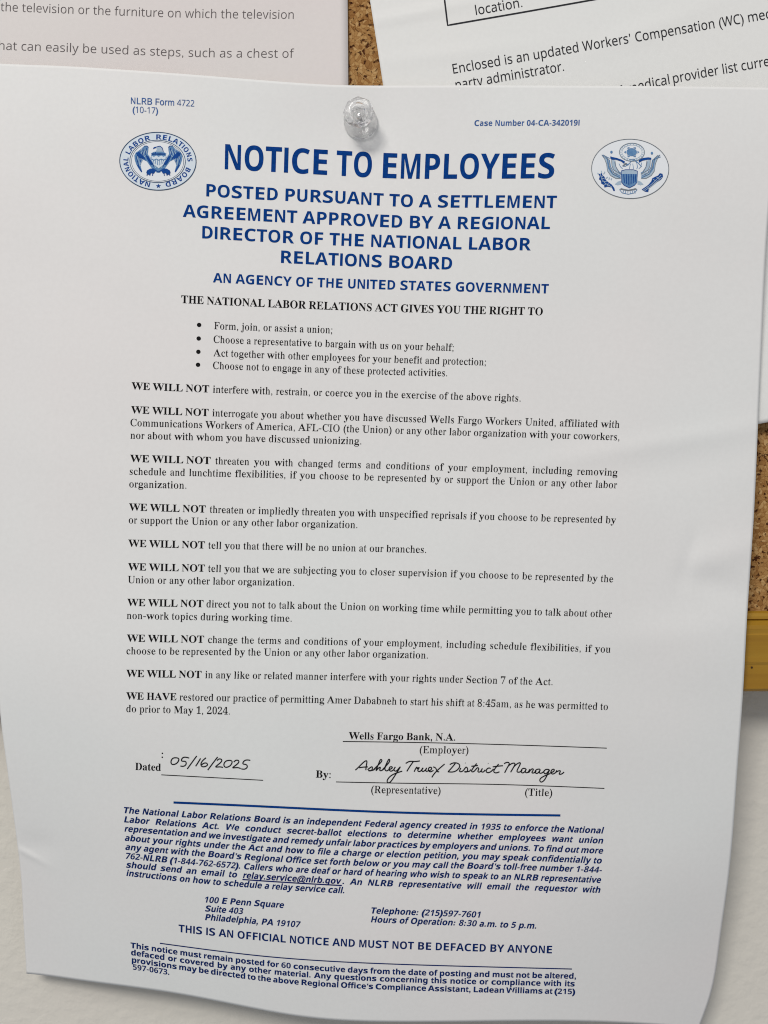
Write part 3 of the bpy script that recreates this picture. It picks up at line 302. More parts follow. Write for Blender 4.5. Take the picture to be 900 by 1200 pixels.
120283: (765, [[90,0,90,714,241,714,241,434,524,434,524,714,675,714,675,0,524,0,524,308,241,308,241,0]]),
120284: (389, [[32,0,32,86,119,126,119,588,32,628,32,714,357,714,357,628,270,588,270,126,357,86,357,0]]),
120287: (565, [[90,0,90,714,241,714,241,125,531,125,531,0]]),
120288: (943, [[90,0,90,714,296,714,465,168,468,168,647,714,853,714,853,0,712,0,712,338,712,356,712,375,713,395,714,416,717,500,717,518,718,534,718,548,719,559,715,559,531,0,392,0,220,560,216,560,217,549,218,535,219,519,220,500,221,480,222,459,223,437,224,414,224,392,225,371,225,351,225,332,225,0]]),
120289: (813, [[90,0,90,714,281,714,591,179,594,179,593,204,591,229,590,253,589,278,588,302,587,327,587,352,587,376,587,714,723,714,723,0,531,0,220,540,216,540,218,514,220,489,221,464,223,438,224,412,224,387,225,362,225,336,225,0]]),
120290: (796, [[398,-10,343,-7,292,2,247,16,207,36,171,61,141,91,115,126,95,165,79,208,67,255,60,305,58,359,60,413,67,463,79,509,95,552,115,591,141,625,171,654,207,680,247,699,292,714,343,722,399,725,454,722,505,714,550,699,590,680,625,654,655,625,681,590,702,552,717,508,729,462,736,412,738,358,736,304,729,254,717,208,702,164,681,126,655,91,625,61,590,36,550,16,505,1,454,-7], [398,117,443,121,481,133,513,153,537,182,555,217,569,258,576,305,579,358,576,411,569,459,555,500,537,535,513,563,481,583,444,595,399,599,354,595,316,583,285,563,260,535,241,500,228,459,220,411,217,358,220,305,228,258,241,217,260,182,285,153,316,133,354,121]]),
120291: (628, [[90,0,90,714,318,714,382,710,437,699,483,681,520,654,547,622,567,584,579,540,583,491,581,460,577,431,568,402,557,375,542,349,522,325,499,305,471,287,438,273,399,262,355,256,306,254,241,254,241,0], [241,378,291,378,321,380,348,384,372,392,393,404,409,418,421,437,428,459,430,486,423,531,400,564,363,583,310,590,241,590]]),
120293: (660, [[90,0,90,714,298,714,366,711,425,701,474,684,514,661,544,631,566,594,579,551,583,500,582,476,578,454,573,434,565,414,555,397,543,381,530,366,516,352,500,340,484,329,467,320,450,311,660,0,492,0,322,274,241,274,241,0], [241,397,290,397,325,399,354,403,379,411,398,422,412,436,422,453,428,473,430,496,428,520,421,540,411,556,396,568,376,578,351,585,322,589,287,590,241,590]]),
120294: (551, [[248,-10,193,-7,141,1,92,14,46,33,46,174,72,163,98,153,124,143,152,133,179,125,206,120,233,116,260,115,286,116,308,120,326,127,340,136,350,148,357,161,362,175,363,191,361,210,353,227,341,243,323,256,302,269,278,282,252,295,224,308,211,314,198,320,184,328,170,336,156,344,142,354,128,365,115,377,102,390,90,405,80,420,71,437,64,455,58,475,55,497,54,521,58,566,70,606,91,641,119,670,154,694,196,711,243,721,296,724,324,723,351,721,377,717,403,711,428,704,454,695,481,685,508,674,459,556,435,565,412,574,391,581,371,587,351,592,331,595,311,597,291,598,271,597,253,593,238,587,225,578,215,567,208,555,203,541,202,526,204,508,211,492,221,478,236,466,255,454,278,441,305,427,337,412,363,399,388,386,410,373,431,359,449,344,465,328,478,310,490,292,499,272,506,250,510,225,511,198,507,153,494,113,472,77,443,47,405,22,360,4,307,-6]]),
120295: (579, [[214,0,214,588,20,588,20,714,559,714,559,588,365,588,365,0]]),
120296: (756, [[375,-10,308,-5,250,8,200,31,159,62,127,102,104,147,90,197,85,254,85,714,236,714,236,277,238,236,245,202,256,174,272,153,292,137,317,126,346,119,379,117,413,119,443,127,467,139,487,156,501,178,512,206,518,239,520,278,520,714,671,714,671,252,669,216,663,182,653,149,639,119,620,90,598,65,571,43,541,24,506,9,466,-1,423,-8]]),
120297: (650, [[242,0,0,714,153,714,287,289,292,273,299,248,302,234,306,218,310,203,314,187,318,171,321,157,323,144,325,132,327,144,329,157,332,171,336,187,339,203,343,218,347,234,351,248,362,289,497,714,650,714,407,0]]),
120298: (967, [[182,0,0,714,149,714,240,324,243,312,246,298,250,283,253,266,256,248,260,231,263,214,266,196,269,179,271,164,273,150,275,137,277,150,279,164,281,180,284,196,287,214,290,231,294,247,297,263,308,314,412,714,555,714,659,314,662,305,664,293,667,280,671,264,674,247,677,230,680,213,683,196,686,179,688,164,690,150,692,137,694,150,696,164,698,180,701,196,704,214,707,231,711,249,715,266,727,324,818,714,967,714,785,0,613,0,516,375,513,389,509,408,499,456,496,469,493,481,491,494,489,505,486,526,483,542,481,526,478,505,468,456,463,432,458,409,454,389,450,374,354,0]]),
120300: (624, [[237,0,237,273,0,714,164,714,312,420,461,714,624,714,387,278,387,0]]),
120302: (604, [[211,-10,176,-7,144,1,116,14,90,32,69,57,54,86,45,122,42,163,46,204,57,239,76,268,103,292,137,310,179,324,229,333,286,337,381,340,381,364,380,384,375,401,368,416,359,427,346,436,332,442,315,446,296,447,276,446,257,444,237,440,218,435,199,429,180,423,161,415,142,407,93,508,116,519,139,529,164,537,191,544,218,550,245,554,273,556,302,557,354,554,399,545,438,530,471,510,496,483,514,449,525,410,529,364,529,0,425,0,396,74,392,74,374,54,356,36,337,22,318,10,297,1,272,-5,243,-9], [267,99,290,101,311,106,331,115,348,128,362,143,373,162,379,183,381,208,381,253,323,251,290,249,262,243,240,236,223,225,211,212,202,197,197,181,195,162,196,146,200,133,206,122,215,114,226,107,238,103,252,100]]),
120303: (633, [[378,-10,350,-9,324,-5,302,2,284,11,267,23,252,34,239,47,227,60,217,60,192,0,78,0,78,760,227,760,227,583,227,568,227,552,226,537,225,522,223,495,221,475,227,475,239,491,253,506,268,520,286,532,306,543,329,550,354,555,382,556,426,552,465,538,500,516,531,484,556,445,574,396,584,339,588,274,584,208,573,151,555,102,530,62,499,30,463,8,423,-5], [336,111,358,114,377,122,394,135,409,154,421,177,429,205,434,238,436,276,434,313,429,346,421,374,409,396,394,414,376,427,356,434,334,437,307,435,285,428,266,417,252,401,242,381,234,356,229,326,227,291,227,275,228,238,233,205,240,177,251,154,265,135,284,122,307,114]]),
120304: (514, [[300,-10,242,-6,192,7,148,28,112,57,82,96,62,144,49,202,45,270,47,318,54,361,64,399,79,433,98,462,120,488,145,509,174,526,205,539,239,549,275,554,313,556,340,555,365,553,389,550,411,545,431,539,449,533,467,526,483,519,439,404,422,411,405,417,389,422,374,427,358,431,343,434,328,435,313,436,262,426,226,395,204,343,197,271,199,233,205,200,214,172,228,150,244,133,264,121,287,113,313,111,336,112,357,114,377,118,396,123,414,130,432,138,449,148,466,158,466,31,449,21,431,12,413,5,395,0,375,-5,352,-8,327,-9]]),
120305: (633, [[251,-10,208,-6,168,8,133,30,103,62,77,102,59,150,49,207,45,272,49,338,59,395,78,444,103,484,134,516,170,538,210,552,255,556,283,555,309,550,332,543,352,533,370,521,386,507,400,492,412,476,417,476,414,496,410,523,408,538,407,553,406,569,406,585,406,760,555,760,555,0,441,0,412,71,406,71,394,55,380,40,365,26,347,13,327,3,304,-4,279,-9], [303,109,332,111,356,118,375,130,390,146,401,166,409,191,414,221,416,255,416,271,414,309,410,341,402,370,392,393,377,411,357,424,331,432,301,435,278,432,257,424,239,411,224,393,212,369,203,341,198,308,196,270,198,232,203,200,212,172,224,149,239,132,258,119,279,112]]),
120306: (591, [[325,-10,285,-8,248,-2,213,7,180,21,150,38,124,59,101,84,81,113,65,146,54,183,47,224,45,269,47,315,53,357,63,395,78,429,95,458,116,484,141,506,168,524,198,538,231,548,266,554,303,556,357,552,404,540,446,520,482,492,511,456,532,413,544,364,548,308,548,236,196,236,199,206,206,180,218,157,234,137,253,121,276,110,302,103,332,101,358,102,382,104,406,107,428,112,450,117,472,125,494,134,517,144,517,29,497,20,476,12,454,5,433,0,409,-5,383,-8,355,-9], [199,335,408,335,406,359,401,381,393,400,382,417,368,432,350,442,329,448,304,450,283,448,265,443,248,434,233,422,220,406,210,386,203,363]]),
120307: (387, [[102,0,102,434,20,434,20,506,102,546,102,586,103,619,108,648,115,673,126,695,138,712,154,727,172,740,193,749,215,756,240,761,266,764,295,765,316,765,337,763,356,761,375,758,391,754,407,750,420,746,432,742,394,633,376,638,357,643,336,646,311,647,284,642,266,628,259,618,255,607,252,594,251,580,251,546,380,546,380,434,251,434,251,0]]),
120308: (633, [[282,-240,254,-240,226,-238,200,-236,175,-233,150,-229,126,-223,102,-216,78,-208,78,-89,129,-107,182,-120,236,-128,291,-131,341,-123,377,-100,399,-61,406,-7,406,4,406,21,408,39,410,71,406,71,391,51,375,34,358,20,339,9,319,1,297,-5,275,-9,251,-10,205,-5,165,9,129,32,100,65,76,105,59,154,48,209,45,272,49,335,59,391,76,440,101,481,132,514,168,537,209,551,255,556,303,551,345,536,382,511,413,476,417,476,429,546,555,546,555,-1,551,-56,538,-104,516,-145,486,-179,447,-206,400,-225,345,-236], [304,107,331,109,354,115,373,125,389,140,401,159,409,184,414,216,416,253,416,271,414,312,409,346,401,375,389,397,373,414,354,425,330,433,302,435,256,425,223,394,204,342,197,270,204,199,224,148,257,117]]),
120309: (657, [[78,0,78,760,227,760,227,605,227,585,226,566,226,547,225,528,223,511,222,497,221,485,220,476,228,476,242,496,258,512,275,526,295,537,316,545,338,551,362,555,386,556,428,553,466,544,500,529,529,508,552,481,569,447,579,405,582,356,582,0,433,0,433,319,427,371,411,407,384,430,345,437,314,434,288,425,268,411,252,391,241,365,233,334,229,298,227,257,227,0]]),
120310: (305, [[153,614,137,615,122,618,108,623,96,630,85,640,78,652,73,668,72,687,73,706,78,722,85,735,96,745,108,751,122,756,137,759,153,760,169,759,184,756,197,751,210,745,221,735,228,722,233,706,234,687,233,668,228,652,221,640,210,630,197,623,184,618,169,615], [78,0,78,546,227,546,227,0]]),
120312: (620, [[78,0,78,760,227,760,227,420,227,405,226,389,226,374,225,359,223,343,222,328,220,312,219,297,221,297,229,307,236,318,244,329,252,339,260,350,269,360,277,370,286,380,439,546,607,546,390,309,620,0,448,0,291,221,227,170,227,0]]),
120313: (305, [[78,0,78,760,227,760,227,0]]),
120314: (982, [[78,0,78,546,192,546,212,476,220,476,234,496,250,512,268,526,289,537,310,545,333,551,356,555,379,556,408,555,435,551,459,545,481,536,501,525,518,512,533,495,545,476,558,476,572,496,588,512,606,526,628,537,650,545,673,551,696,555,719,556,763,553,801,544,833,529,860,508,880,481,895,447,904,405,907,356,907,0,758,0,758,319,753,371,738,407,712,430,676,437,649,434,625,427,607,413,592,395,581,372,573,344,569,311,567,274,567,0,418,0,418,319,413,371,398,407,372,430,336,437,307,434,284,425,265,411,251,391,240,365,233,334,228,298,227,257,227,0]]),
120315: (657, [[78,0,78,546,192,546,212,476,220,476,234,496,251,512,270,526,292,537,315,545,338,551,363,555,388,556,430,553,467,544,500,529,529,508,552,481,569,447,579,405,582,356,582,0,433,0,433,319,432,347,428,371,421,391,412,407,400,420,385,430,366,435,345,437,314,434,288,425,267,411,252,391,241,365,233,334,229,298,227,257,227,0]]),
120316: (619, [[308,-10,271,-8,236,-2,203,9,173,23,144,41,119,64,98,90,79,120,64,153,54,190,47,230,45,274,49,338,63,394,85,443,116,483,155,515,200,538,252,552,311,556,348,554,384,548,416,537,447,523,475,505,500,483,521,457,540,427,555,394,565,358,572,318,574,274,570,210,556,154,534,105,502,64,464,32,418,9,366,-5], [310,110,337,113,361,120,380,133,396,151,407,175,415,203,420,236,422,274,420,312,415,345,407,373,396,396,380,413,361,426,337,433,309,436,282,433,258,426,239,413,224,396,212,373,204,345,199,312,197,274,199,236,204,203,212,175,224,151,239,133,258,120,282,113]]),
120317: (633, [[78,-240,78,546,199,546,220,475,227,475,239,491,253,506,268,519,286,532,306,542,329,550,354,555,382,556,426,552,465,538,500,516,531,484,556,445,574,396,584,339,588,274,584,209,573,152,555,103,529,62,497,31,462,8,422,-5,378,-10,350,-9,325,-5,303,2,284,11,267,23,252,34,239,47,227,60,219,60,223,39,225,19,227,-1,227,-20,227,-240], [336,111,360,114,380,122,398,135,412,154,422,177,430,205,434,238,436,276,430,346,411,397,379,427,334,437,307,435,285,428,266,417,252,401,242,381,234,356,229,326,227,291,227,275,228,238,233,205,240,177,251,154,265,135,284,122,307,114]]),
120318: (633, [[406,-240,406,-11,406,10,407,30,409,51,412,71,406,71,395,55,381,40,366,26,348,13,328,3,305,-4,280,-9,251,-10,207,-5,168,8,133,30,102,62,77,102,59,150,49,207,45,272,49,338,59,395,78,444,103,484,134,515,170,538,210,552,254,556,283,555,308,550,331,543,352,533,369,521,385,507,400,492,412,476,416,476,429,546,555,546,555,-240], [304,107,333,109,357,116,376,128,391,143,401,164,409,189,414,219,416,253,416,271,414,309,410,341,402,370,392,393,377,411,357,424,332,432,302,435,277,432,256,424,238,411,223,393,212,369,204,341,199,308,197,270,204,199,224,148,257,117]]),
120319: (454, [[78,0,78,546,191,546,213,454,220,454,233,474,249,493,266,510,286,526,308,539,331,549,356,554,383,556,395,556,409,555,423,554,433,552,422,412,413,414,402,416,389,417,378,417,359,416,341,414,323,409,305,404,288,396,273,386,260,374,249,360,239,344,232,324,228,303,227,278,227,0]]),
120320: (497, [[226,-10,199,-10,173,-8,150,-6,128,-3,108,2,87,7,67,14,46,22,46,145,68,135,92,127,116,119,141,112,166,106,189,102,211,100,231,99,251,100,269,102,283,106,294,112,307,127,312,146,310,159,305,171,293,183,272,196,258,203,240,212,219,221,194,232,170,243,148,254,128,265,110,276,95,287,81,299,70,313,61,328,54,344,49,362,46,382,45,404,49,440,60,471,78,497,104,518,136,535,173,547,214,554,261,556,286,555,311,554,335,550,358,546,381,540,405,533,429,524,453,513,408,406,388,414,369,422,350,428,332,435,314,440,296,443,277,445,259,446,230,444,209,437,197,426,193,410,195,398,202,386,214,376,235,364,248,357,265,350,284,341,307,332,330,322,351,313,370,303,388,292,404,282,418,270,430,256,441,242,449,225,454,206,458,185,459,162,455,123,444,89,426,59,401,34,368,15,328,1,280,-7]]),
120321: (434, [[265,-10,241,-9,219,-6,197,-1,178,6,159,15,143,28,129,43,117,62,107,83,100,109,95,138,94,171,94,434,23,434,23,497,105,547,148,662,243,662,243,546,396,546,396,434,243,434,243,171,248,144,261,125,282,113,308,109,332,110,356,114,379,120,402,126,402,15,389,10,375,6,360,1,343,-3,324,-6,305,-8,286,-10]]),
120322: (657, [[269,-10,227,-7,190,2,157,17,128,37,105,65,88,99,78,141,75,190,75,546,224,546,224,227,225,200,229,176,236,156,245,139,257,126,272,117,291,111,312,109,343,112,369,121,390,135,405,156,416,181,424,212,428,248,430,289,430,546,579,546,579,0,465,0,445,70,437,70,423,50,406,34,387,20,366,9,342,1,319,-5,294,-9]]),
120323: (569, [[208,0,0,546,156,546,261,235,265,221,269,206,273,192,275,177,278,162,280,148,281,135,282,123,286,123,289,150,293,178,300,206,308,235,413,546,569,546,361,0]]),
120324: (856, [[165,0,10,546,158,546,221,304,224,291,228,276,231,261,234,244,244,177,246,161,248,147,250,135,251,125,255,125,257,141,259,162,262,186,267,211,271,235,275,256,278,274,280,284,347,546,511,546,575,284,579,266,585,239,587,223,590,208,592,192,595,176,596,161,598,147,599,135,599,125,603,125,606,146,610,174,613,191,615,208,618,225,622,243,625,260,628,276,632,291,635,304,700,546,846,546,689,0,527,0,485,191,483,201,480,212,477,226,474,242,470,259,466,276,461,295,457,313,453,332,448,351,444,368,440,385,433,413,429,432,425,432,421,413,415,385,398,313,381,241,377,225,374,211,371,199,369,189,325,0]]),
120326: (569, [[110,-240,87,-239,67,-237,49,-235,34,-232,34,-114,46,-116,61,-118,76,-120,93,-120,115,-118,135,-113,153,-104,168,-91,180,-77,191,-60,201,-42,208,-23,217,4,0,546,163,546,266,239,273,217,278,193,282,169,284,144,287,144,289,157,291,169,293,182,296,193,301,217,308,239,409,546,569,546,338,-70,321,-110,300,-144,275,-174,248,-198,217,-216,183,-229,148,-237]]),
120782: (559, [[280,-10,237,-7,198,2,164,16,135,36,110,61,89,91,71,126,58,165,47,208,40,255,35,305,34,359,35,413,40,463,47,509,58,552,71,591,89,625,110,654,135,679,164,699,199,713,237,721,281,724,322,721,360,713,393,699,422,679,446,654,468,625,486,590,500,552,511,508,519,462,523,412,525,358,523,304,519,254,511,208,500,164,486,126,468,91,446,61,421,36,392,16,359,1,321,-7], [280,55,306,60,326,75,342,100,353,135,360,179,366,231,369,290,370,358,369,425,366,485,360,536,353,580,342,615,327,639,306,654,281,659,255,654,235,639,218,615,207,580,199,536,194,485,190,426,189,358,190,290,194,231,199,179,207,135,218,100,234,75,255,60]]),
120783: (559, [[97,0,97,53,179,53,201,56,217,67,222,75,226,87,228,101,229,118,229,619,210,597,193,577,176,560,161,544,145,531,130,522,115,517,100,515,78,520,59,535,52,546,46,558,43,573,42,589,57,594,74,599,91,605,110,613,129,622,150,634,172,649,196,666,266,718,378,718,378,118,381,91,388,70,403,57,429,53,510,53,510,0]]),
120784: (559, [[35,0,35,103,183,254,212,285,238,313,260,340,278,365,293,389,306,412,316,435,324,457,330,479,334,503,336,527,337,553,336,580,332,602,325,621,316,636,305,648,291,656,276,661,259,663,235,660,216,652,200,639,188,620,179,595,172,565,168,530,167,490,140,491,115,496,94,503,75,513,59,526,48,543,41,564,39,589,41,607,45,624,53,640,64,656,77,671,94,684,114,695,137,706,163,714,192,719,224,723,259,724,312,721,358,713,397,699,430,680,455,655,473,627,484,594,488,558,487,541,485,524,481,507,476,490,468,473,459,456,447,437,434,418,418,398,400,376,379,352,355,328,328,300,299,271,266,239,230,205,130,110,363,110,378,111,392,115,404,120,416,128,426,138,435,150,441,163,446,179,454,210,513,210,508,0]]),
120786: (559, [[180,0,180,53,208,53,224,54,240,56,253,60,266,65,277,74,284,87,289,104,290,125,290,186,13,186,13,247,297,714,436,714,436,252,540,252,540,186,436,186,436,125,437,104,442,87,449,74,460,65,473,60,487,56,502,54,518,53,531,53,531,0], [83,252,290,252,290,427,290,449,290,473,291,497,292,522,292,547,294,572,295,596,297,619,291,605,282,587,271,566,259,544,246,523,235,503,225,487,218,475]]),
120787: (559, [[245,-10,209,-9,178,-6,149,0,125,8,104,17,86,28,72,39,60,52,51,66,45,81,41,96,40,111,41,127,45,142,52,153,62,163,74,170,88,176,103,179,120,180,121,166,123,152,126,138,131,124,137,111,144,99,154,88,165,78,178,70,193,65,211,61,230,60,246,61,262,64,277,68,291,75,304,83,316,94,327,108,336,124,343,143,349,166,352,191,353,220,351,255,344,285,333,311,318,331,298,347,275,359,248,366,217,368,199,368,182,367,167,365,154,362,130,357,106,350,60,368,92,714,470,714,475,532,418,532,410,566,405,582,397,594,384,602,364,604,156,604,140,419,160,425,188,430,203,431,219,433,234,434,250,434,305,431,355,421,398,404,436,380,467,350,489,314,502,270,506,220,505,189,500,160,493,134,483,111,470,90,455,71,439,55,421,41,401,28,380,18,359,9,336,2,313,-3,290,-7,268,-9]]),
120789: (559, [[165,0,431,605,168,605,145,602,128,592,116,576,110,554,104,504,44,504,49,714,526,714,526,665,250,0]]),
120790: (559, [[273,-10,233,-8,197,-3,165,5,136,16,111,30,89,46,71,65,56,86,45,108,37,131,32,156,30,182,33,213,40,241,53,266,71,287,92,307,117,326,146,344,177,361,149,379,124,398,103,419,85,440,71,463,61,488,55,514,53,542,54,565,59,588,65,609,75,630,88,650,104,668,124,684,148,698,176,709,208,717,244,722,285,724,335,721,378,712,414,696,445,674,468,648,485,618,495,585,498,549,496,521,489,495,477,473,462,454,442,437,419,420,392,403,363,387,405,365,440,343,469,320,491,297,508,273,520,247,527,219,529,189,525,145,512,105,491,71,462,42,424,20,381,3,330,-7], [302,421,319,432,334,444,346,458,356,472,363,488,368,507,371,528,372,551,371,565,369,579,366,593,362,606,356,618,348,630,340,640,331,649,320,656,307,662,294,665,279,666,260,664,243,658,228,648,216,634,206,617,200,598,195,577,194,554,196,529,201,508,210,489,222,474,238,460,256,446,278,433], [278,47,302,49,324,56,343,67,360,82,373,101,382,122,388,146,390,172,388,195,381,217,371,236,356,253,336,270,310,287,280,304,244,321,228,309,213,296,199,281,188,265,178,247,171,226,166,203,165,178,167,150,173,125,182,103,196,83,213,68,232,56,254,49]]),
120802: (572, [[285,-10,228,-4,180,14,139,45,107,88,81,141,63,204,53,276,49,358,50,414,55,466,62,513,73,556,86,595,103,628,124,657,148,682,176,701,208,714,245,722,285,725,341,719,390,701,431,671,464,628,490,575,508,513,519,440,523,358,521,303,517,251,510,204,499,161,485,122,468,88,447,58,423,34,395,15,363,1,326,-7], [285,65,322,70,354,83,379,106,400,138,415,178,425,229,432,289,434,358,432,426,425,486,415,536,400,577,379,609,354,632,322,645,285,650,247,646,216,632,190,609,171,577,156,536,145,486,139,426,137,358,139,289,145,230,156,179,171,138,190,106,216,83,247,70]]),
120803: (572, [[269,0,269,499,269,519,269,538,270,554,270,568,271,581,271,594,272,608,273,622,258,607,244,594,229,582,211,566,135,505,89,564,282,714,355,714,355,0]]),
120804: (572, [[48,0,48,73,235,262,261,288,285,313,306,336,326,358,343,379,359,400,371,420,382,440,390,461,396,483,400,505,401,529,399,557,392,581,381,602,366,619,347,632,326,641,302,647,275,649,250,648,226,644,204,639,184,631,164,621,144,609,123,596,103,581,56,640,78,657,101,672,126,687,153,700,181,710,210,718,242,723,275,724,322,721,365,711,401,696,433,674,458,646,477,613,487,576,491,534,490,506,485,480,478,454,468,430,455,405,441,381,423,357,404,333,383,309,360,284,335,258,308,231,159,84,159,80,520,80,520,0]]),
120806: (572, [[363,0,363,162,21,162,21,237,357,718,448,718,448,241,552,241,552,162,448,162,448,0], [107,241,363,241,363,466,363,491,363,514,364,535,365,555,365,573,366,590,367,607,368,624,364,624,355,604,344,583,332,563,321,546]]),
120809: (572, [[136,0,429,634,44,634,44,714,523,714,523,646,233,0]]),
120812: (572, [[285,-10,225,-4,173,14,130,45,96,88,70,141,51,204,40,276,36,357,38,413,42,465,50,512,60,555,74,594,92,628,113,657,139,681,169,700,203,714,242,722,285,725,345,719,396,701,439,670,474,628,501,575,520,512,531,439,535,357,533,302,529,250,521,203,511,160,496,121,479,88,457,58,432,34,402,15,368,1,329,-7], [285,112,311,116,333,127,350,146,363,173,373,207,380,250,384,299,385,357,384,414,379,464,373,506,363,541,350,568,333,588,311,599,285,603,259,599,237,588,220,568,207,541,198,506,191,464,187,414,186,357,187,300,191,250,198,208,207,174,220,147,237,127,259,116]]),
120813: (572, [[262,0,262,413,262,427,262,443,263,461,264,481,266,555,258,547,245,534,229,519,214,506,132,440,59,531,289,714,413,714,413,0]]),
120814: (572, [[40,0,40,105,219,286,245,312,268,337,289,359,307,378,322,397,335,414,345,431,354,447,361,463,365,479,368,496,369,513,368,533,363,551,356,565,346,577,333,586,318,593,301,597,282,598,262,597,242,593,222,587,202,579,182,568,162,556,141,542,120,525,38,622,54,635,70,648,86,660,104,672,121,683,141,693,161,702,184,709,207,716,234,720,262,723,293,724,327,722,358,718,387,710,414,698,437,685,458,669,476,650,492,630,504,607,512,583,517,558,519,531,518,502,513,475,506,448,496,424,482,399,467,375,448,351,428,327,404,302,378,276,350,249,320,220,228,134,228,127,539,127,539,0]]),
120815: (572, [[244,-10,188,-8,134,0,85,12,38,29,38,157,61,146,85,137,110,129,135,122,159,117,183,113,206,111,228,110,265,112,297,117,322,126,342,138,356,154,366,172,372,193,374,217,373,231,370,245,366,257,359,268,350,277,338,286,324,293,307,299,286,303,262,306,234,308,202,309,148,309,148,425,203,425,234,426,261,428,284,432,304,438,319,444,333,452,343,461,351,471,356,483,360,495,362,507,363,521,362,539,357,555,350,569,340,581,326,590,308,597,287,601,261,602,236,601,213,598,192,592,173,584,154,576,138,567,123,559,109,550,39,654,61,668,85,682,110,693,138,704,167,713,199,719,234,723,272,724,324,721,371,713,411,699,447,680,475,655,495,626,507,592,511,554,508,519,500,487,486,460,467,436,443,416,417,399,388,386,357,376,357,373,397,366,433,355,463,340,488,321,507,298,521,272,529,242,532,208,530,178,524,149,515,122,502,96,484,73,463,52,437,34,408,18,373,6,335,-3,292,-8]]),
120816: (572, [[322,0,322,148,17,148,17,253,330,714,469,714,469,265,555,265,555,148,469,148,469,0], [150,265,322,265,322,386,322,398,322,411,323,426,323,442,324,458,324,474,325,489,326,503,327,527,328,541,324,541,315,521,305,502,294,483,281,463]]),
120817: (572, [[241,-10,213,-9,187,-8,161,-4,136,0,112,6,89,12,68,20,49,29,49,159,68,150,90,141,113,134,138,127,164,121,189,116,213,114,236,113,268,115,295,120,319,128,339,141,354,156,365,176,372,199,374,226,365,273,338,307,294,327,231,334,217,334,203,333,188,331,173,328,159,326,146,323,134,321,123,318,63,350,90,714,477,714,477,586,222,586,209,446,227,450,246,453,256,454,269,455,283,456,300,456,332,454,362,450,390,442,416,431,440,417,462,400,480,381,497,358,509,333,519,304,524,273,526,239,521,184,508,135,485,93,454,57,414,27,365,7,307,-6]]),
120818: (572, [[296,-10,260,-8,227,-2,194,9,164,23,136,43,111,66,89,94,70,127,55,164,44,205,37,252,35,303,36,334,37,365,40,395,44,425,49,455,56,483,65,511,76,539,88,564,103,589,119,612,139,633,160,653,185,671,212,686,242,698,274,709,311,716,350,721,393,722,416,722,442,721,468,718,489,715,489,594,469,598,448,602,425,603,403,604,361,602,324,597,292,588,266,576,243,561,224,542,209,521,197,497,188,471,181,443,177,413,174,381,180,381,191,398,204,413,220,427,238,440,258,451,281,458,306,462,335,464,380,460,419,449,454,431,484,405,508,372,525,334,536,289,539,238,535,183,523,134,502,92,474,56,438,27,396,7,349,-6], [293,111,314,113,333,119,350,128,365,141,377,159,386,180,391,206,393,236,391,261,387,283,380,302,369,318,355,331,339,341,319,346,296,348,280,347,265,344,251,340,238,333,226,326,216,317,207,307,199,296,188,273,185,249,186,233,188,216,192,200,197,185,204,169,212,156,222,143,234,132,246,123,261,116,276,112]]),
120819: (572, [[111,0,379,587,27,587,27,714,539,714,539,619,269,0]]),
120820: (572, [[286,-10,229,-7,180,3,137,19,101,41,72,69,51,102,39,139,35,181,38,216,45,248,58,276,75,300,96,321,119,341,145,358,172,373,149,389,128,406,108,425,91,445,76,468,65,493,59,521,57,552,59,579,65,604,75,627,89,647,106,665,126,680,149,693,174,704,200,712,228,718,256,722,286,723,316,722,345,718,373,712,400,704,424,693,446,680,465,665,483,647,496,627,506,604,512,579,514,551,512,520,505,493,493,468,478,445,458,426,436,408,412,391,386,377,405,367,423,355,441,343,459,331,475,317,490,302,503,286,515,268,524,250,531,230,535,208,536,185,534,156,528,130,518,105,505,82,487,61,467,43,443,27,417,14,387,3,356,-4,322,-8], [286,440,303,448,318,458,333,468,346,479,357,491,366,505,370,521,372,540,370,556,366,571,358,583,348,594,334,602,320,608,303,612,285,613,267,612,251,608,237,602,224,594,213,583,205,571,201,557,199,540,201,522,205,506,214,492,225,480,239,469,253,458,269,449], [284,101,310,102,333,107,352,115,368,125,380,138,389,153,394,170,396,189,395,202,392,214,387,226,380,237,372,247,362,256,352,265,341,273,329,282,317,289,304,297,292,304,279,311,257,300,237,287,220,274,204,260,191,245,182,228,177,210,175,190,177,171,182,154,190,139,203,126,218,115,237,107,259,103]]),
120821: (572, [[178,-10,155,-10,129,-8,103,-6,82,-3,82,118,103,114,124,111,146,109,168,108,210,110,247,115,279,124,306,136,328,152,347,170,362,191,374,215,383,241,390,269,394,299,397,331,391,331,380,314,367,299,352,285,336,272,316,261,293,254,265,250,233,248,190,252,151,263,117,281,87,307,63,340,46,378,35,423,32,474,36,529,48,578,69,620,98,656,133,685,175,706,222,718,275,722,311,720,345,714,377,703,407,688,435,670,460,646,482,618,501,586,516,548,527,507,534,460,536,409,535,379,534,348,531,318,527,287,522,258,515,229,506,201,496,174,483,147,469,123,452,100,433,78,411,59,387,42,359,26,330,13,297,3,260,-4,221,-9], [275,364,291,365,307,368,321,372,334,379,345,387,355,396,364,406,372,417,382,439,386,463,385,479,383,496,379,512,374,528,367,543,359,557,349,570,338,581,325,590,311,596,295,600,278,601,257,599,238,593,221,584,206,571,194,554,185,532,180,506,178,476,179,451,184,430,191,410,202,394,216,381,232,372,252,366]]),
}
RAW = {chr(k): ([np.array(l, float).reshape(-1, 2) / 1000.0 for l in ls], a / 1000.0) for k, (a, ls) in OUTLINES.items()}
def sarea(P):
    x, y = P[:, 0], P[:, 1]; return 0.5 * np.sum(x * np.roll(y, -1) - np.roll(x, -1) * y)
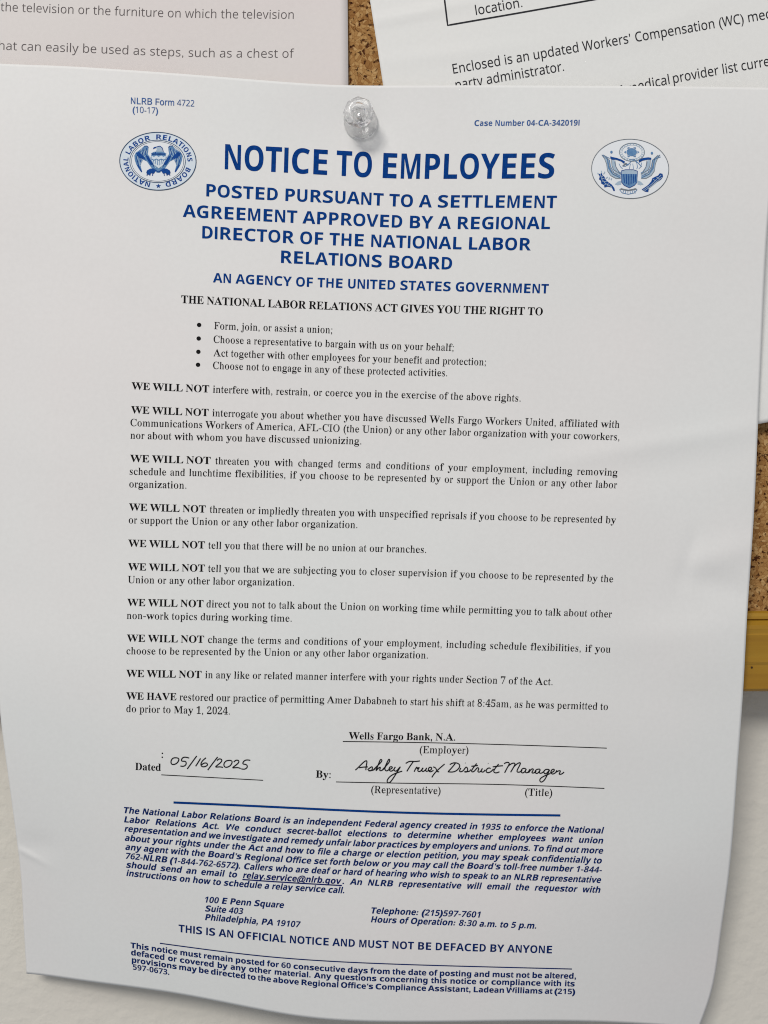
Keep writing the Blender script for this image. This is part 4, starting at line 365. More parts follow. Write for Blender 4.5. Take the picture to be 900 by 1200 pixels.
def normals(P, sgn):
    a = P - np.roll(P, 1, 0); b = np.roll(P, -1, 0) - P
    a = a / (np.linalg.norm(a, axis=1)[:, None] + 1e-9); b = b / (np.linalg.norm(b, axis=1)[:, None] + 1e-9)
    t = a + b; t /= (np.linalg.norm(t, axis=1)[:, None] + 1e-9)
    return np.stack([t[:, 1], -t[:, 0]], 1) * sgn
def embolden(loops, t):
    s = np.sign(sarea(max(loops, key=lambda p: abs(sarea(p)))))
    return [P + normals(P, s) * t for P in loops]
def slim(loops, k):
    """thin the upright strokes of a bold face, leaving hairlines and serifs"""
    s = np.sign(sarea(max(loops, key=lambda p: abs(sarea(p)))))
    E0 = np.concatenate(loops); E1 = np.concatenate([np.roll(P, -1, 0) for P in loops]); out = []
    for P in loops:
        N = normals(P, s); Q = P.copy()
        for i in range(len(P)):
            nx = N[i, 0]
            if abs(nx) < 0.25: continue
            x, y = P[i]; y += 1e-5
            m = ((E0[:, 1] <= y) & (E1[:, 1] > y)) | ((E1[:, 1] <= y) & (E0[:, 1] > y))
            if not m.any(): continue
            xs = E0[m, 0] + (y - E0[m, 1]) / (E1[m, 1] - E0[m, 1]) * (E1[m, 0] - E0[m, 0])
            dd = (x - xs) * (1 if nx > 0 else -1); dd = dd[dd > 0.012]
            if not len(dd): continue
            T = dd.min()
            w = np.clip((T - 0.05) / 0.05, 0, 1) * np.clip((0.26 - T) / 0.05, 0, 1)
            Q[i, 0] -= math.copysign(k * T * w * min(1, abs(nx) * 1.3), nx)
        out.append(Q)
    return out
def circ(cx, cy, r, n=10): return np.array([(cx + r * math.cos(2*math.pi*i/n), cy + r * math.sin(2*math.pi*i/n)) for i in range(n)])
def punct(ch, r, bold):
    """marks drawn directly; r = dot radius"""
    if ch == '.': return [circ(0.125, r, r)]
    if ch == ',': return [circ(0.125, r, r), np.array([(0.125 - r*0.2, r*0.6), (0.125 + r, r*0.9), (0.125 + r*0.7, -r*1.2), (0.125 - r*0.7, -r*2.3)])[::1]]
    if ch == ':': return [circ(0.14, r, r), circ(0.14, 0.40, r)]
    if ch == ';': return [circ(0.14, 0.40, r)] + punct(',', r, bold)
    if ch == '-': return [np.array([(0.04, 0.20), (0.29, 0.20), (0.29, 0.20 + r*1.3), (0.04, 0.20 + r*1.3)])]
    if ch in "'’": return [np.array([(0.07, 0.68), (0.07 + r*2, 0.68), (0.07 + r*1.3, 0.44), (0.07 + r*0.5, 0.44)])]
STYLES = {
    'serifB': dict(m=(0x1D400, 0x1D41A, 0x1D7CE), cap=0.662, afm=TIMESB, r=0.062, pb=0.012),
    'serifR': dict(m=(0x1D400, 0x1D41A, 0x1D7CE), cap=0.662, afm=TIMES, r=0.050, slim=0.14, pb=0.0),
    'sansB': dict(m=(0x1D5D4, 0x1D5EE, 0x1D7EC), cap=0.716, afm=HELVB, r=0.075, pb=0.03),
    'sansBI': dict(m=(0x1D5D4, 0x1D5EE, 0x1D7EC), cap=0.716, afm=HELVB, r=0.085, pb=0.04, skew=0.2, bold=0.010),
    'sansH': dict(m=(0x1D5D4, 0x1D5EE, 0x1D7EC), cap=0.716, afm=HELVB, r=0.085, pb=0.04, bold=0.012),
    'sansR': dict(m=(0x1D5A0, 0x1D5BA, 0x1D7E2), cap=0.714, afm=None, r=0.055, pb=0.0, bold=0.003),
    'sansM': dict(m=(0x1D5A0, 0x1D5BA, 0x1D7E2), cap=0.716, afm=HELVB, r=0.06, pb=0.012, bold=0.014),
    'light': dict(m=(0x1D5A0, 0x1D5BA, 0x1D7E2), cap=0.70, afm=None, r=0.045, pb=0.0, bold=-0.009),
}
for st in STYLES.values():
    L = RAW[mapped('H', *st['m'])][0]; a = np.concatenate(L); st['k'] = st['cap'] / (a[:, 1].max() - a[:, 1].min())
_glyph = {}
def glyph(style, ch):
    """-> (points (n,2) in em, triangles, advance in em)"""
    key = (style, ch)
    if key in _glyph: return _glyph[key]
    st = STYLES[style]
    if ch == ' ':
        _glyph[key] = (None, None, st['afm'][' '] / 1000 if st['afm'] else 0.27); return _glyph[key]
    own = punct(ch, st['r'], False)
    if own is not None:
        adv = st['afm'].get(ch, 250) / 1000 if st['afm'] else {'-': 0.32}.get(ch, 0.25)
        loops = own; groups = [[l] for l in loops]
        if style == 'sansBI': groups = [[l + np.stack([l[:, 1] * 0.2, l[:, 1] * 0], 1) for l in g] for g in groups]
    else:
        c = mapped(ch, *st['m']); skew = 0.0
        skew = st.get('skew', 0.0)
        loops, adv0 = RAW[c]; adv0 = adv0 * st['k']
        if ch == 'I' and style.startswith('sans'):                   # plain bar, no serifs
            w = 0.145 if style != 'sansR' and style != 'sansM' else 0.085; adv0 = 0.278
            loops = [np.array([(0.139 - w/2, 0), (0.139 + w/2, 0), (0.139 + w/2, 0.716), (0.139 - w/2, 0.716)]) / st['k']]
        loops = [P * st['k'] for P in loops]
        if c == ch:
            loops = embolden(loops, st['pb'] * (0.3 if ch == '@' else 1))
        if 'slim' in st and c != ch: loops = slim(loops, st['slim'])
        if st.get('bold') and not ch.isdigit(): loops = embolden(loops, st['bold'])
        if st['afm'] and ch in st['afm']:
            adv = st['afm'][ch] / 1000; loops = [P * np.array([adv / adv0, 1]) for P in loops]
        else: adv = adv0
        if skew: loops = [np.stack([P[:, 0] + skew * P[:, 1], P[:, 1]], 1) for P in loops]
        # an outline and the holes inside it are filled together, separate outlines (the dot of an i) apart
        sg = np.sign(sarea(max(loops, key=lambda p: abs(sarea(p)))))
        outer = [l for l in loops if np.sign(sarea(l)) == sg]; holes = [l for l in loops if np.sign(sarea(l)) != sg]
        groups = [[l] for l in outer]
        for h in holes:
            c0_ = h.mean(0); best = [g for g in groups if (g[0].min(0) <= c0_).all() and (g[0].max(0) >= c0_).all()] or groups
            min(best, key=lambda g: abs(sarea(g[0]))).append(h)
    pts = []; tris = []
    for g in groups:
        base = sum(len(p) for p in pts)
        t = geometry.tessellate_polygon([[Vector((x, y, 0)) for x, y in P] for P in g])
        tris += [tuple(base + i for i in f) for f in t]
        pts += g
    P = np.concatenate(pts)
    T = []
    for f in tris:
        a, b, c_ = P[f[0]], P[f[1]], P[f[2]]
        cr = (b[0]-a[0])*(c_[1]-a[1]) - (b[1]-a[1])*(c_[0]-a[0])
        if abs(cr) < 1e-9: continue
        T.append(f if cr > 0 else (f[0], f[2], f[1]))
    _glyph[key] = (P, T, adv); return _glyph[key]

DEBUG = False
class Print:
    """flat print collected in draft units, then laid on a sheet"""
    def __init__(s): s.v = []; s.f = []
    def add(s, P, T):
        b = len(s.v); s.v += [tuple(p) for p in P]; s.f += [tuple(b + i for i in t) for t in T]
    def poly(s, P):
        P = [Vector((x, y, 0)) for x, y in P]
        T = []
        for t in geometry.tessellate_polygon([P]):
            a, b, c = (P[i] for i in t); cr = (b.x-a.x)*(c.y-a.y) - (b.y-a.y)*(c.x-a.x)
            if abs(cr) > 1e-9: T.append(t if cr < 0 else (t[0], t[2], t[1]))
        s.add([(p.x, p.y) for p in P], T)
    def stroke(s, pts, w, closed=False, w1=None, step=4.0):
        """line of width w (draft units) through the points"""
        Q = []; n = len(pts); segs = n if closed else n - 1
        for i in range(segs):
            a = np.array(pts[i], float); b = np.array(pts[(i+1) % n], float); k = max(1, int(math.dist(a, b) / step))
            for j in range(k): Q.append(a + (b - a) * j / k)
        if not closed: Q.append(np.array(pts[-1], float))
        Q = np.array(Q); m = len(Q)
        if closed: t = np.roll(Q, -1, 0) - np.roll(Q, 1, 0)
        else: t = np.gradient(Q, axis=0)
        t /= np.linalg.norm(t, axis=1)[:, None] + 1e-9
        nrm = np.stack([-t[:, 1], t[:, 0]], 1)
        ww = np.full(m, w / 2) if w1 is None else np.linspace(w / 2, w1 / 2, m)
        V = np.concatenate([Q + nrm * ww[:, None], Q - nrm * ww[:, None]])
        T = []
        for i in range(m if closed else m - 1):
            j = (i + 1) % m; T.append((i, j, m + j, m + i))
        s.add(V, [q[::1] for q in T])
    def ellipse(s, cx, cy, rx, ry, w, rot=0.0, n=72):
        s.stroke([(cx + rx*math.cos(a)*math.cos(rot) - ry*math.sin(a)*math.sin(rot), cy + rx*math.cos(a)*math.sin(rot) + ry*math.sin(a)*math.cos(rot)) for a in (2*math.pi*i/n for i in range(n))], w, True)
    def disc(s, cx, cy, rx, ry, rot=0.0, n=40):
        rings = 3; V = [(cx, cy)]; T = []
        for r in range(1, rings + 1):
            for i in range(n):
                a = 2*math.pi*i/n; x = rx*r/rings*math.cos(a); y = ry*r/rings*math.sin(a)
                V.append((cx + x*math.cos(rot) - y*math.sin(rot), cy + x*math.sin(rot) + y*math.cos(rot)))
        for i in range(n):
            j = (i + 1) % n; T.append((0, 1 + j, 1 + i))
            for r in range(rings - 1):
                a = 1 + r*n; T.append((a + i, a + j, a + n + j, a + n + i))
        s.add(V, T)
    def text(s, pts, em, runs, hem=None, upx=None):
        """pts: baseline points; runs: [(style, text, x_from, x_to)]; hem: fixed letter width, word gaps take up the slack"""
        for style, txt, xa, xb in runs:
            G = [glyph(style, c) for c in txt]; nat = sum(g[2] for g in G)
            last = G[-1]; trim = 0.0
            if last[0] is not None: trim = last[2] - last[0][:, 0].max()
            first = G[0][0][:, 0].min() if G[0][0] is not None else 0
            ns = txt.count(' '); L = xb - xa
            k = L / (nat - trim - first); extra = 0.0
            if hem and ns:
                extra = (L - (nat - trim - first) * hem) / ns; k = hem
                if extra < -0.10 * k or extra > 1.2 * k: k = L / (nat - trim - first); extra = 0
            x = xa - first * k
            for c, (P, T, adv) in zip(txt, G):
                if P is not None:
                    gx = x + P[:, 0] * k; gy = P[:, 1] * em
                    u = (0.012 + 0.05 * (gx - 150) / 570) if upx is None else upx
                    s.add(np.stack([gx + u * gy, spl(pts, gx) - gy], 1), T)
                x += adv * k + (extra if c == ' ' else 0)
            s.k = k; s.xend = x
            if DEBUG: print('FIT', style, round(k, 2), round(extra, 2), em, txt[:30])
    def build(s, name, m, parent, dfun, lift=0.07):
        V = np.array(s.v); P = lay(V[:, 0], V[:, 1], dfun(V[:, 0], V[:, 1]) + lift)
        o = mesh_obj(name, P, s.f, m, parent)
        return o

# ------------------------------------------------------------------ wall, cork board, rail
WALL_Y = 0.0145
def sheet_plane(name, y, x0, x1, z0, z1, m, n=2):
    V = [(x0, y, z0), (x1, y, z0), (x1, y, z1), (x0, y, z1)]
    return mesh_obj(name, V, [(0, 1, 2, 3)], m)
m_wall, nt, b = mat('painted_plaster', (0.66, 0.645, 0.59), 0.6, 0.25)
tc = node(nt, 'ShaderNodeTexCoord')
n1 = node(nt, 'ShaderNodeTexNoise'); n1.inputs['Scale'].default_value = 210; n1.inputs['Detail'].default_value = 3
n2 = node(nt, 'ShaderNodeTexNoise'); n2.inputs['Scale'].default_value = 14; n2.inputs['Detail'].default_value = 4
n3 = node(nt, 'ShaderNodeTexVoronoi'); n3.inputs['Scale'].default_value = 95; n3.inputs['Randomness'].default_value = 1
for n in (n1, n2, n3): nt.links.new(tc.outputs['Object'], n.inputs['Vector'])
r = ramp(nt, n2.outputs[0], [(0.3, (0.69, 0.65, 0.585)), (0.7, (0.72, 0.69, 0.615))])
sp = ramp(nt, n3.outputs['Distance'], [(0.0, (0.55, 0.52, 0.45)), (0.035, (1, 1, 1))])
mx = node(nt, 'ShaderNodeMixRGB', blend_type='MULTIPLY'); mx.inputs[0].default_value = 0.25
nt.links.new(r.outputs[0], mx.inputs[1]); nt.links.new(sp.outputs[0], mx.inputs[2]); nt.links.new(mx.outputs[0], b.inputs['Base Color'])
r1 = ramp(nt, n1.outputs[0], [(0.42, (0, 0, 0)), (0.68, (1, 1, 1))])
bb = bump(nt, b, r1.outputs[0], 0.30, 0.0005)
wall = sheet_plane('wall', WALL_Y, -1.5, 1.5, -1.2, 1.2, m_wall); wall['kind'] = 'structure'

m_cork, nt, b = mat('cork', (0.4, 0.25, 0.1), 0.85, 0.15)
tc = node(nt, 'ShaderNodeTexCoord')
nd = node(nt, 'ShaderNodeTexNoise'); nd.inputs['Scale'].default_value = 260; nd.inputs['Detail'].default_value = 3
nt.links.new(tc.outputs['Object'], nd.inputs['Vector'])
mp = node(nt, 'ShaderNodeVectorMath', operation='MULTIPLY_ADD'); mp.inputs[1].default_value = (0.0030, 0.0030, 0.0030)
nt.links.new(nd.outputs['Color'], mp.inputs[0]); nt.links.new(tc.outputs['Object'], mp.inputs[2])
v1 = node(nt, 'ShaderNodeTexVoronoi'); v1.inputs['Scale'].default_value = 880
v2 = node(nt, 'ShaderNodeTexVoronoi', feature='DISTANCE_TO_EDGE'); v2.inputs['Scale'].default_value = 880
v3 = node(nt, 'ShaderNodeTexNoise'); v3.inputs['Scale'].default_value = 900; v3.inputs['Detail'].default_value = 2; v3.inputs['Roughness'].default_value = 0.4
for n in (v1, v2, v3): nt.links.new(mp.outputs[0], n.inputs['Vector'])
sep = node(nt, 'ShaderNodeSeparateColor'); nt.links.new(v1.outputs['Color'], sep.inputs[0])
base = ramp(nt, sep.outputs[0], [(0.0, (0.27, 0.125, 0.036)), (0.3, (0.37, 0.195, 0.066)), (0.7, (0.43, 0.245, 0.090)), (1.0, (0.52, 0.325, 0.14))])
edge = ramp(nt, v2.outputs['Distance'], [(0.0, (0.68, 0.56, 0.45)), (0.14, (1, 1, 1))])
holes = ramp(nt, v3.outputs[0], [(0.59, (1, 1, 1)), (0.68, (0.20, 0.10, 0.055))])
m1 = node(nt, 'ShaderNodeMixRGB', blend_type='MULTIPLY'); m1.inputs[0].default_value = 0.8
m2 = node(nt, 'ShaderNodeMixRGB', blend_type='MULTIPLY'); m2.inputs[0].default_value = 1
nt.links.new(base.outputs[0], m1.inputs[1]); nt.links.new(edge.outputs[0], m1.inputs[2])
nt.links.new(m1.outputs[0], m2.inputs[1]); nt.links.new(holes.outputs[0], m2.inputs[2]); nt.links.new(m2.outputs[0], b.inputs['Base Color'])
hb = bump(nt, b, holes.outputs[0], 0.7, 0.0005); bump(nt, b, edge.outputs[0], 0.4, 0.0002, hb)

P_top = lay(900, 716, 0)[2]; P_bot = lay(900, 811.5, 4.0)[2]      # rail edges on the board
board = thing('bulletin_board', 'cork notice board with a mustard yellow wooden rail along its bottom edge', 'notice board', (0, WALL_Y, float(P_bot)))
def box(name, x0, x1, y0, y1, z0, z1, m, parent, bev=0):
    bm = bmesh.new(); bmesh.ops.create_cube(bm, size=1)
    for v in bm.verts: v.co = Vector((x0 + (v.co.x + .5)*(x1-x0), y0 + (v.co.y + .5)*(y1-y0), z0 + (v.co.z + .5)*(z1-z0)))
    if bev: bmesh.ops.bevel(bm, geom=bm.edges[:], offset=bev, segments=2, affect='EDGES', profile=0.6)
    me = bpy.data.meshes.new(name); bm.to_mesh(me); bm.free(); me.materials.append(m)
    o = bpy.data.objects.new(name, me); link(o, parent); o.matrix_parent_inverse = parent.matrix_basis.inverted(); return o
bpy.context.view_layer.update()
box('cork_panel', -0.42, 0.42, 0.0, WALL_Y - 0.001, float(P_top) - 0.006, 0.45, m_cork, board)

m_rail, nt, b = mat('mustard_painted_wood', (0.34, 0.2, 0.02), 0.42, 0.4)
tc = node(nt, 'ShaderNodeTexCoord'); mpn = node(nt, 'ShaderNodeMapping'); mpn.inputs['Scale'].default_value = (9, 60, 420)
nt.links.new(tc.outputs['Object'], mpn.inputs[0])
n1 = node(nt, 'ShaderNodeTexNoise'); n1.inputs['Scale'].default_value = 1.0; n1.inputs['Detail'].default_value = 5; nt.links.new(mpn.outputs[0], n1.inputs['Vector'])
n2 = node(nt, 'ShaderNodeTexNoise'); n2.inputs['Scale'].default_value = 40; n2.inputs['Detail'].default_value = 3; nt.links.new(tc.outputs['Object'], n2.inputs['Vector'])
r = ramp(nt, n1.outputs[0], [(0.25, (0.30, 0.150, 0.012)), (0.5, (0.37, 0.200, 0.016)), (0.8, (0.43, 0.25, 0.026))])
r2 = ramp(nt, n2.outputs[0], [(0.3, (0.86, 0.80, 0.74)), (0.7, (1, 1, 1))])
mx = node(nt, 'ShaderNodeMixRGB', blend_type='MULTIPLY'); mx.inputs[0].default_value = 1
nt.links.new(r.outputs[0], mx.inputs[1]); nt.links.new(r2.outputs[0], mx.inputs[2]); nt.links.new(mx.outputs[0], b.inputs['Base Color'])
bump(nt, b, n1.outputs[0], 0.25, 0.0003)
# moulded profile (y out of the wall, z up), run along x with small waviness
zt, zb = float(P_top), float(P_bot); H = zt - zb
prof = [(WALL_Y - .0008, 1.0), (0.0005, 1.0), (-0.0012, 0.998), (-0.0022, 0.985), (-0.0026, 0.955), (-0.0028, 0.925), (-0.0022, 0.905), (-0.0026, 0.885),
        (-0.0038, 0.84), (-0.0041, 0.80), (-0.0041, 0.755), (-0.0040, 0.745), (-0.0041, 0.735), (-0.0042, 0.60), (-0.0041, 0.45), (-0.0040, 0.375), (-0.00385, 0.362), (-0.0039, 0.348),
        (-0.0040, 0.20), (-0.0040, 0.05), (-0.0036, 0.015), (-0.0028, 0.0), (WALL_Y - .0008, 0.0)]
xs = np.linspace(-0.42, 0.42, 141); V = []; Fc = []
random.seed(4)
for i, x in enumerate(xs):
    for j, (y, t) in enumerate(prof):
        V.append((x, y + (0.00012 * math.sin(x * 90 + j * 1.7) if 1 < j < len(prof) - 1 else 0), zb + H * t + (0.00015 * math.sin(x * 55 + j) if 0 < t < 1 else 0)))
n = len(prof)
for i in range(len(xs) - 1):
    for j in range(n - 1): Fc.append((i*n + j, i*n + j + 1, (i+1)*n + j + 1, (i+1)*n + j))
    Fc.append((i*n + n - 1, i*n, (i+1)*n, (i+1)*n + n - 1))
Fc.append(tuple(range(n))); Fc.append(tuple(range(len(V) - 1, len(V) - n - 1, -1)))
rail = mesh_obj('wooden_rail', V, Fc, m_rail, board)
m_nail_hole, _, _ = mat('nail_hole_dark', (0.05, 0.022, 0.008), 0.6)  # dark-coloured disc standing in for the shaded inside of a nail hole
c0 = lay(881, 782, 4.15)
mesh_obj('nail_hole_disc', [tuple(c0 + np.array([0.00032*math.cos(a)*(0.6 if k else 1), -0.0001*k, 0.00030*math.sin(a)*(0.6 if k else 1)])) for k in (0, 1) for a in [2*math.pi*i/10 for i in range(10)]],
         [(i, (i+1) % 10, 10 + (i+1) % 10, 10 + i) for i in range(10)] + [tuple(range(10, 20))], m_nail_hole, board)

# ------------------------------------------------------------------ sheets of paper
def coons(top, bot, left, right, nx, ny):
    """grid of draft points between four edges, each given as points"""
    s = np.linspace(0, 1, nx); t = np.linspace(0, 1, ny)
    def along(P, u, axis):
        P = np.array(P, float); k = (P[:, axis] - P[0, axis]) / (P[-1, axis] - P[0, axis])
        W = spline_w(k, u); return W @ P
    Tp, Bt, Lf, Rt = along(top, s, 0), along(bot, s, 0), along(left, t, 1), along(right, t, 1)
    S = s[None, :, None]; U = t[:, None, None]
    G = (1-U)*Tp[None] + U*Bt[None] + (1-S)*Lf[:, None] + S*Rt[:, None] - ((1-S)*(1-U)*Tp[0] + S*(1-U)*Tp[-1] + (1-S)*U*Bt[0] + S*U*Bt[-1])
    return G
def paper_sheet(name, G, dfun, m, parent, thick=0.00011):
    ny, nx = G.shape[:2]; x = G[..., 0].ravel(); y = G[..., 1].ravel()
    P = lay(x, y, dfun(x, y))
    idx = np.arange(nx*ny).reshape(ny, nx)
    F = np.stack([idx[:-1, :-1], idx[1:, :-1], idx[1:, 1:], idx[:-1, 1:]], -1).reshape(-1, 4)
    me = bpy.data.meshes.new(name); me.from_pydata(P.tolist(), [], F.tolist()); me.update()
    me.polygons.foreach_set('use_smooth', [True] * len(me.polygons)); me.materials.append(m)
    o = bpy.data.objects.new(name, me); link(o, parent); o.matrix_parent_inverse = parent.matrix_basis.inverted()
    md = o.modifiers.new('thickness', 'SOLIDIFY'); md.thickness = thick; md.offset = -1
    return o

flyer = thing('flyer', 'pale pinkish safety flyer with thin grey type, behind the notice top left', 'flyer', tuple(lay(200, 60, 1)))
letter = thing('letter', 'white letter hanging askew behind the notice top right, with a black boxed paragraph', 'letter', tuple(lay(700, 60, 1)))
notice = thing('notice', 'large employee rights notice with blue headings, two seals and a handwritten signature', 'notice', tuple(lay(424, 144, 1)))
bpy.context.view_layer.update()

G = coons([(-150, -180), (130, -175), (405, -172)], [(-150, 238), (130, 246), (409, 252)], [(-150, -180), (-150, 30), (-150, 238)], [(405, -172), (407.3, 0), (409, 252)], 60, 60)
paper_sheet('paper', G, left_d, M_LEFT, flyer)
G = coons([(405, -175), (700, -228), (1000, -282)], [(513, 563.5), (700, 531), (1092, 459)], [(405, -175), (433.5, 0), (449, 100), (513, 563.5)], [(1000, -282), (1040, 50), (1092, 459)], 140, 140)
paper_sheet('paper', G, right_d, M_RIGHT, letter)

TOP = [(-24, 73), (0, 74.5), (65, 77), (150, 82), (220, 87), (320, 95), (408, 100), (450, 100.3), (560, 100), (700, 100.5), (850, 101.8), (913, 103)]
RIGHT = [(913, 103), (906, 190), (898.5, 280), (893, 390), (888.3, 497), (882.8, 615), (876, 715), (870.8, 811), (864.3, 900), (860, 962), (853.3, 1033), (844, 1100), (833, 1165), (819, 1205)]
LEFT = [(-24, 73), (-20, 250), (-15, 450), (-10, 650), (-4, 770), (0, 833), (8.3, 900), (16.4, 960), (21, 995), (24.8, 1030), (27.4, 1080), (29.8, 1120), (31, 1141)]
BOT = [(31, 1141), (46, 1142.4), (80, 1147), (120, 1152.5), (200, 1163.5), (252, 1173), (310, 1184.5), (344, 1190.3), (400, 1196), (460, 1197.8), (600, 1196.8), (660, 1196.8), (740, 1199.4), (819, 1205)]
G = coons(TOP, BOT, LEFT, RIGHT, 300, 370)
paper_sheet('paper', G, notice_d, M_NOTICE, notice)

# ---- print on the flyer (behind, left)
p = Print(); p.text([(0, 12.9), (100, 16.6), (193, 20), (344, 22)], 14.6, [('light', 'the television or the furniture on which the television', 0.5, 344)], upx=0.03)
p.text([(0, 58.2), (151, 63.8), (205, 66), (344, 67.6)], 14.6, [('light', 'hat can easily be used as steps, such as a chest of', -1.5, 344.5)], upx=0.03)
p.build('printed_text', I_GREY, flyer, left_d, 0.06)
# ---- print on the letter (behind, right)
def sl(x0, y0, s=-0.1745): return [(x0, y0), (x0 + 100, y0 + 100 * s)]
p = Print()
p.text(sl(557.8, 17.6), 15.6, [('sansR', 'location.', 558, 612.4)], upx=-0.155)
p.text(sl(531, 86.4), 15.6, [('sansR', "Enclosed is an updated Workers' Compensation (WC)", 531.5, 872.0)], upx=-0.155)
p.text(sl(531, 86.4), 15.6, [('sansR', 'medical', 877.5, 927)], upx=-0.155)
p.text(sl(534.7, 105.0), 15.6, [('sansR', 'party', 534.7, 566.5), ('sansR', 'administrator.', 571, 661.3)], upx=-0.155)
p.text([(715, 116), (745, 107.5), (790, 97.3), (840, 88), (930, 72)], 15.6, [('sansR', 'provider list current', 789.5, 916), ('sansR', 'medical', 736, 785), ('sansR', 'of', 720, 731)], upx=-0.155)
p.build('printed_text', I_DARK, letter, right_d, 0.06)
p = Print(); p.stroke([(515.5, -40), (521, 0), (524.6, 29.6), (610, 14.8), (700, -1.2), (800, -19)], 1.9); p.build('box_outline', I_DARK, letter, right_d, 0.06)

# ---- print on the notice
def line(name, m, *items):
    """each item: (pts, em, runs, hem)"""
    q = Print()
    for it in items: q.text(*it)
    return q.build(name, m, notice, notice_d)
def T(pts, em, style, txt, hem=None): return (pts, em, [(style, txt, pts[0][0], pts[-1][0])], hem)

line('form_number', I_SOFT, T([(153.3, 121.6), (227.6, 124.8)], 10.4, 'sansM', 'NLRB Form 4722'), T([(155.3, 131.9), (185.2, 133.2)], 10.2, 'sansM', '(10-17)'))
line('case_number', I_SOFT, T([(555.8, 147.5), (620, 147.3), (679, 147)], 9.4, 'sansB', 'Case Number 04-CA-342019I'))
line('main_heading', I_BLUE, ([(263.3, 198.2), (383, 205), (435, 207.9), (470, 209.2), (520, 209.5), (585, 209.3), (649, 208.7)], 41.0,
     [('sansB', 'NOTICE', 263.3, 383.2), ('sansB', 'TO', 393.8, 435.3), ('sansB', 'EMPLOYEES', 448.3, 649)], None))
line('sub_heading', I_BLUE,
     T([(241.7, 230.0), (326.7, 235), (423, 239.6), (456.7, 241.6), (560, 243.3), (652, 243.8)], 20.3, 'sansB', 'POSTED PURSUANT TO A SETTLEMENT'),
     T([(214.2, 254.0), (350, 261.5), (438, 265.6), (480, 267.2), (644.3, 268.3)], 20.3, 'sansB', 'AGREEMENT APPROVED BY A REGIONAL'),
     T([(236.9, 279.2), (345, 285.3), (427.7, 289), (540, 292.2), (621.9, 293.4)], 20.3, 'sansB', 'DIRECTOR OF THE NATIONAL LABOR'),
     T([(329.2, 308.0), (436.7, 313), (529.5, 315.9)], 20.3, 'sansB', 'RELATIONS BOARD'))
line('agency_heading', I_BLUE, T([(249.5, 330.8), (341.7, 335.3), (435, 338.6), (540, 341.6), (642.7, 343.9)], 15.4, 'sansB', 'AN AGENCY OF THE UNITED STATES GOVERNMENT'))
line('rights_heading', I_BLACK, T([(212.3, 355.0), (310, 359.7), (436, 364.6), (540, 367.4), (635.9, 369.4)], 13.6, 'serifB', 'THE NATIONAL LABOR RELATIONS ACT GIVES YOU THE RIGHT TO'))
EM = 12.7
for (bx, by), it in zip([(233.3, 380.7), (232.8, 396.6), (232.4, 412.2), (232.0, 427.4)], [
        T([(250.7, 385.6), (389.3, 390.6)], EM, 'serifR', 'Form, join, or assist a union;'),
        T([(250.2, 401.6), (438.3, 408.4), (531.5, 411.2)], EM, 'serifR', 'Choose a representative to bargain with us on your behalf;'),
        T([(250, 417.4), (435, 424.2), (569.3, 428.2)], EM, 'serifR', 'Act together with other employees for your benefit and protection;'),
        T([(249.5, 432.2), (436.7, 438.6), (524, 441)], EM, 'serifR', 'Choose not to engage in any of these protected activities.')]):
    q = Print(); q.disc(bx, by, 2.6, 2.5, n=16); q.text(*it); q.build('bullet_item', I_TEXT, notice, notice_d)
HEM = 12.5
def para(first, bold_to, reg_from, lead, rest, *more):
    """paragraph: bold lead words, then lines of regular type"""
    pts, just = first
    q = Print(); q.text(pts, EM, [('serifB', lead, pts[0][0], bold_to)])
    a = q.build('body_paragraph', I_BLACK, notice, notice_d)
    q = Print(); q.text(pts, EM, [('serifR', rest, reg_from, pts[-1][0])], just)
    for it in more: q.text(*it)
    b_ = q.build('body_text', I_TEXT, a, notice_d); b_.matrix_parent_inverse = Matrix(); b_.parent = a
    b_.matrix_parent_inverse = (a.matrix_parent_inverse @ Matrix()).copy(); b_.matrix_parent_inverse = Matrix.Identity(4)
    return a
H = HEM
para(([(154, 456.2), (245, 459.9), (436, 465.4), (610, 470.6)], None), 245, 249.3, 'WE WILL NOT', 'interfere with, restrain, or coerce you in the exercise of the above rights.')
para(([(153.4, 484.2), (244.3, 487.6), (438, 493.4), (725.7, 501.4)], H), 244.3, 248.7, 'WE WILL NOT', 'interrogate you about whether you have discussed Wells Fargo Workers United, affiliated with',
     T([(152.8, 499.2), (436.7, 507.2), (725.7, 516)], EM, 'serifR', 'Communications Workers of America, AFL-CIO (the Union) or any other labor organization with your coworkers,', H),
     T([(152.7, 514), (423.3, 520.8)], EM, 'serifR', 'nor about with whom you have discussed unionizing.'))
para(([(152.3, 541.2), (246.7, 543.8), (439, 549), (723.5, 557.6)], H), 246.7, 252.3, 'WE WILL NOT', 'threaten you with changed terms and conditions of your employment, including removing',
     T([(151.8, 556.2), (436.7, 563), (722.9, 572.2)], EM, 'serifR', 'schedule and lunchtime flexibilities, if you choose to be represented by or support the Union or any other labor', H),
     T([(151.4, 571), (218.3, 572.7)], EM, 'serifR', 'organization.'))
para(([(151, 598.2), (241, 600.7), (439, 605.6), (721.8, 613.4)], H), 241, 245.7, 'WE WILL NOT', 'threaten or impliedly threaten you with unspecified reprisals if you choose to be represented by',
     T([(150.8, 613.2), (418.7, 619)], EM, 'serifR', 'or support the Union or any other labor organization.'))
para(([(150.1, 640.6), (240, 642.8), (439, 646.6), (499.3, 648)], None), 240, 244, 'WE WILL NOT', 'tell you that there will be no union at our branches.')
para(([(149.8, 668.2), (240, 670), (440, 674), (718.5, 682.4)], H), 240, 243.8, 'WE WILL NOT', 'tell you that we are subjecting you to closer supervision if you choose to be represented by the',
     T([(149.5, 683.2), (344.3, 686.6)], EM, 'serifR', 'Union or any other labor organization.'))
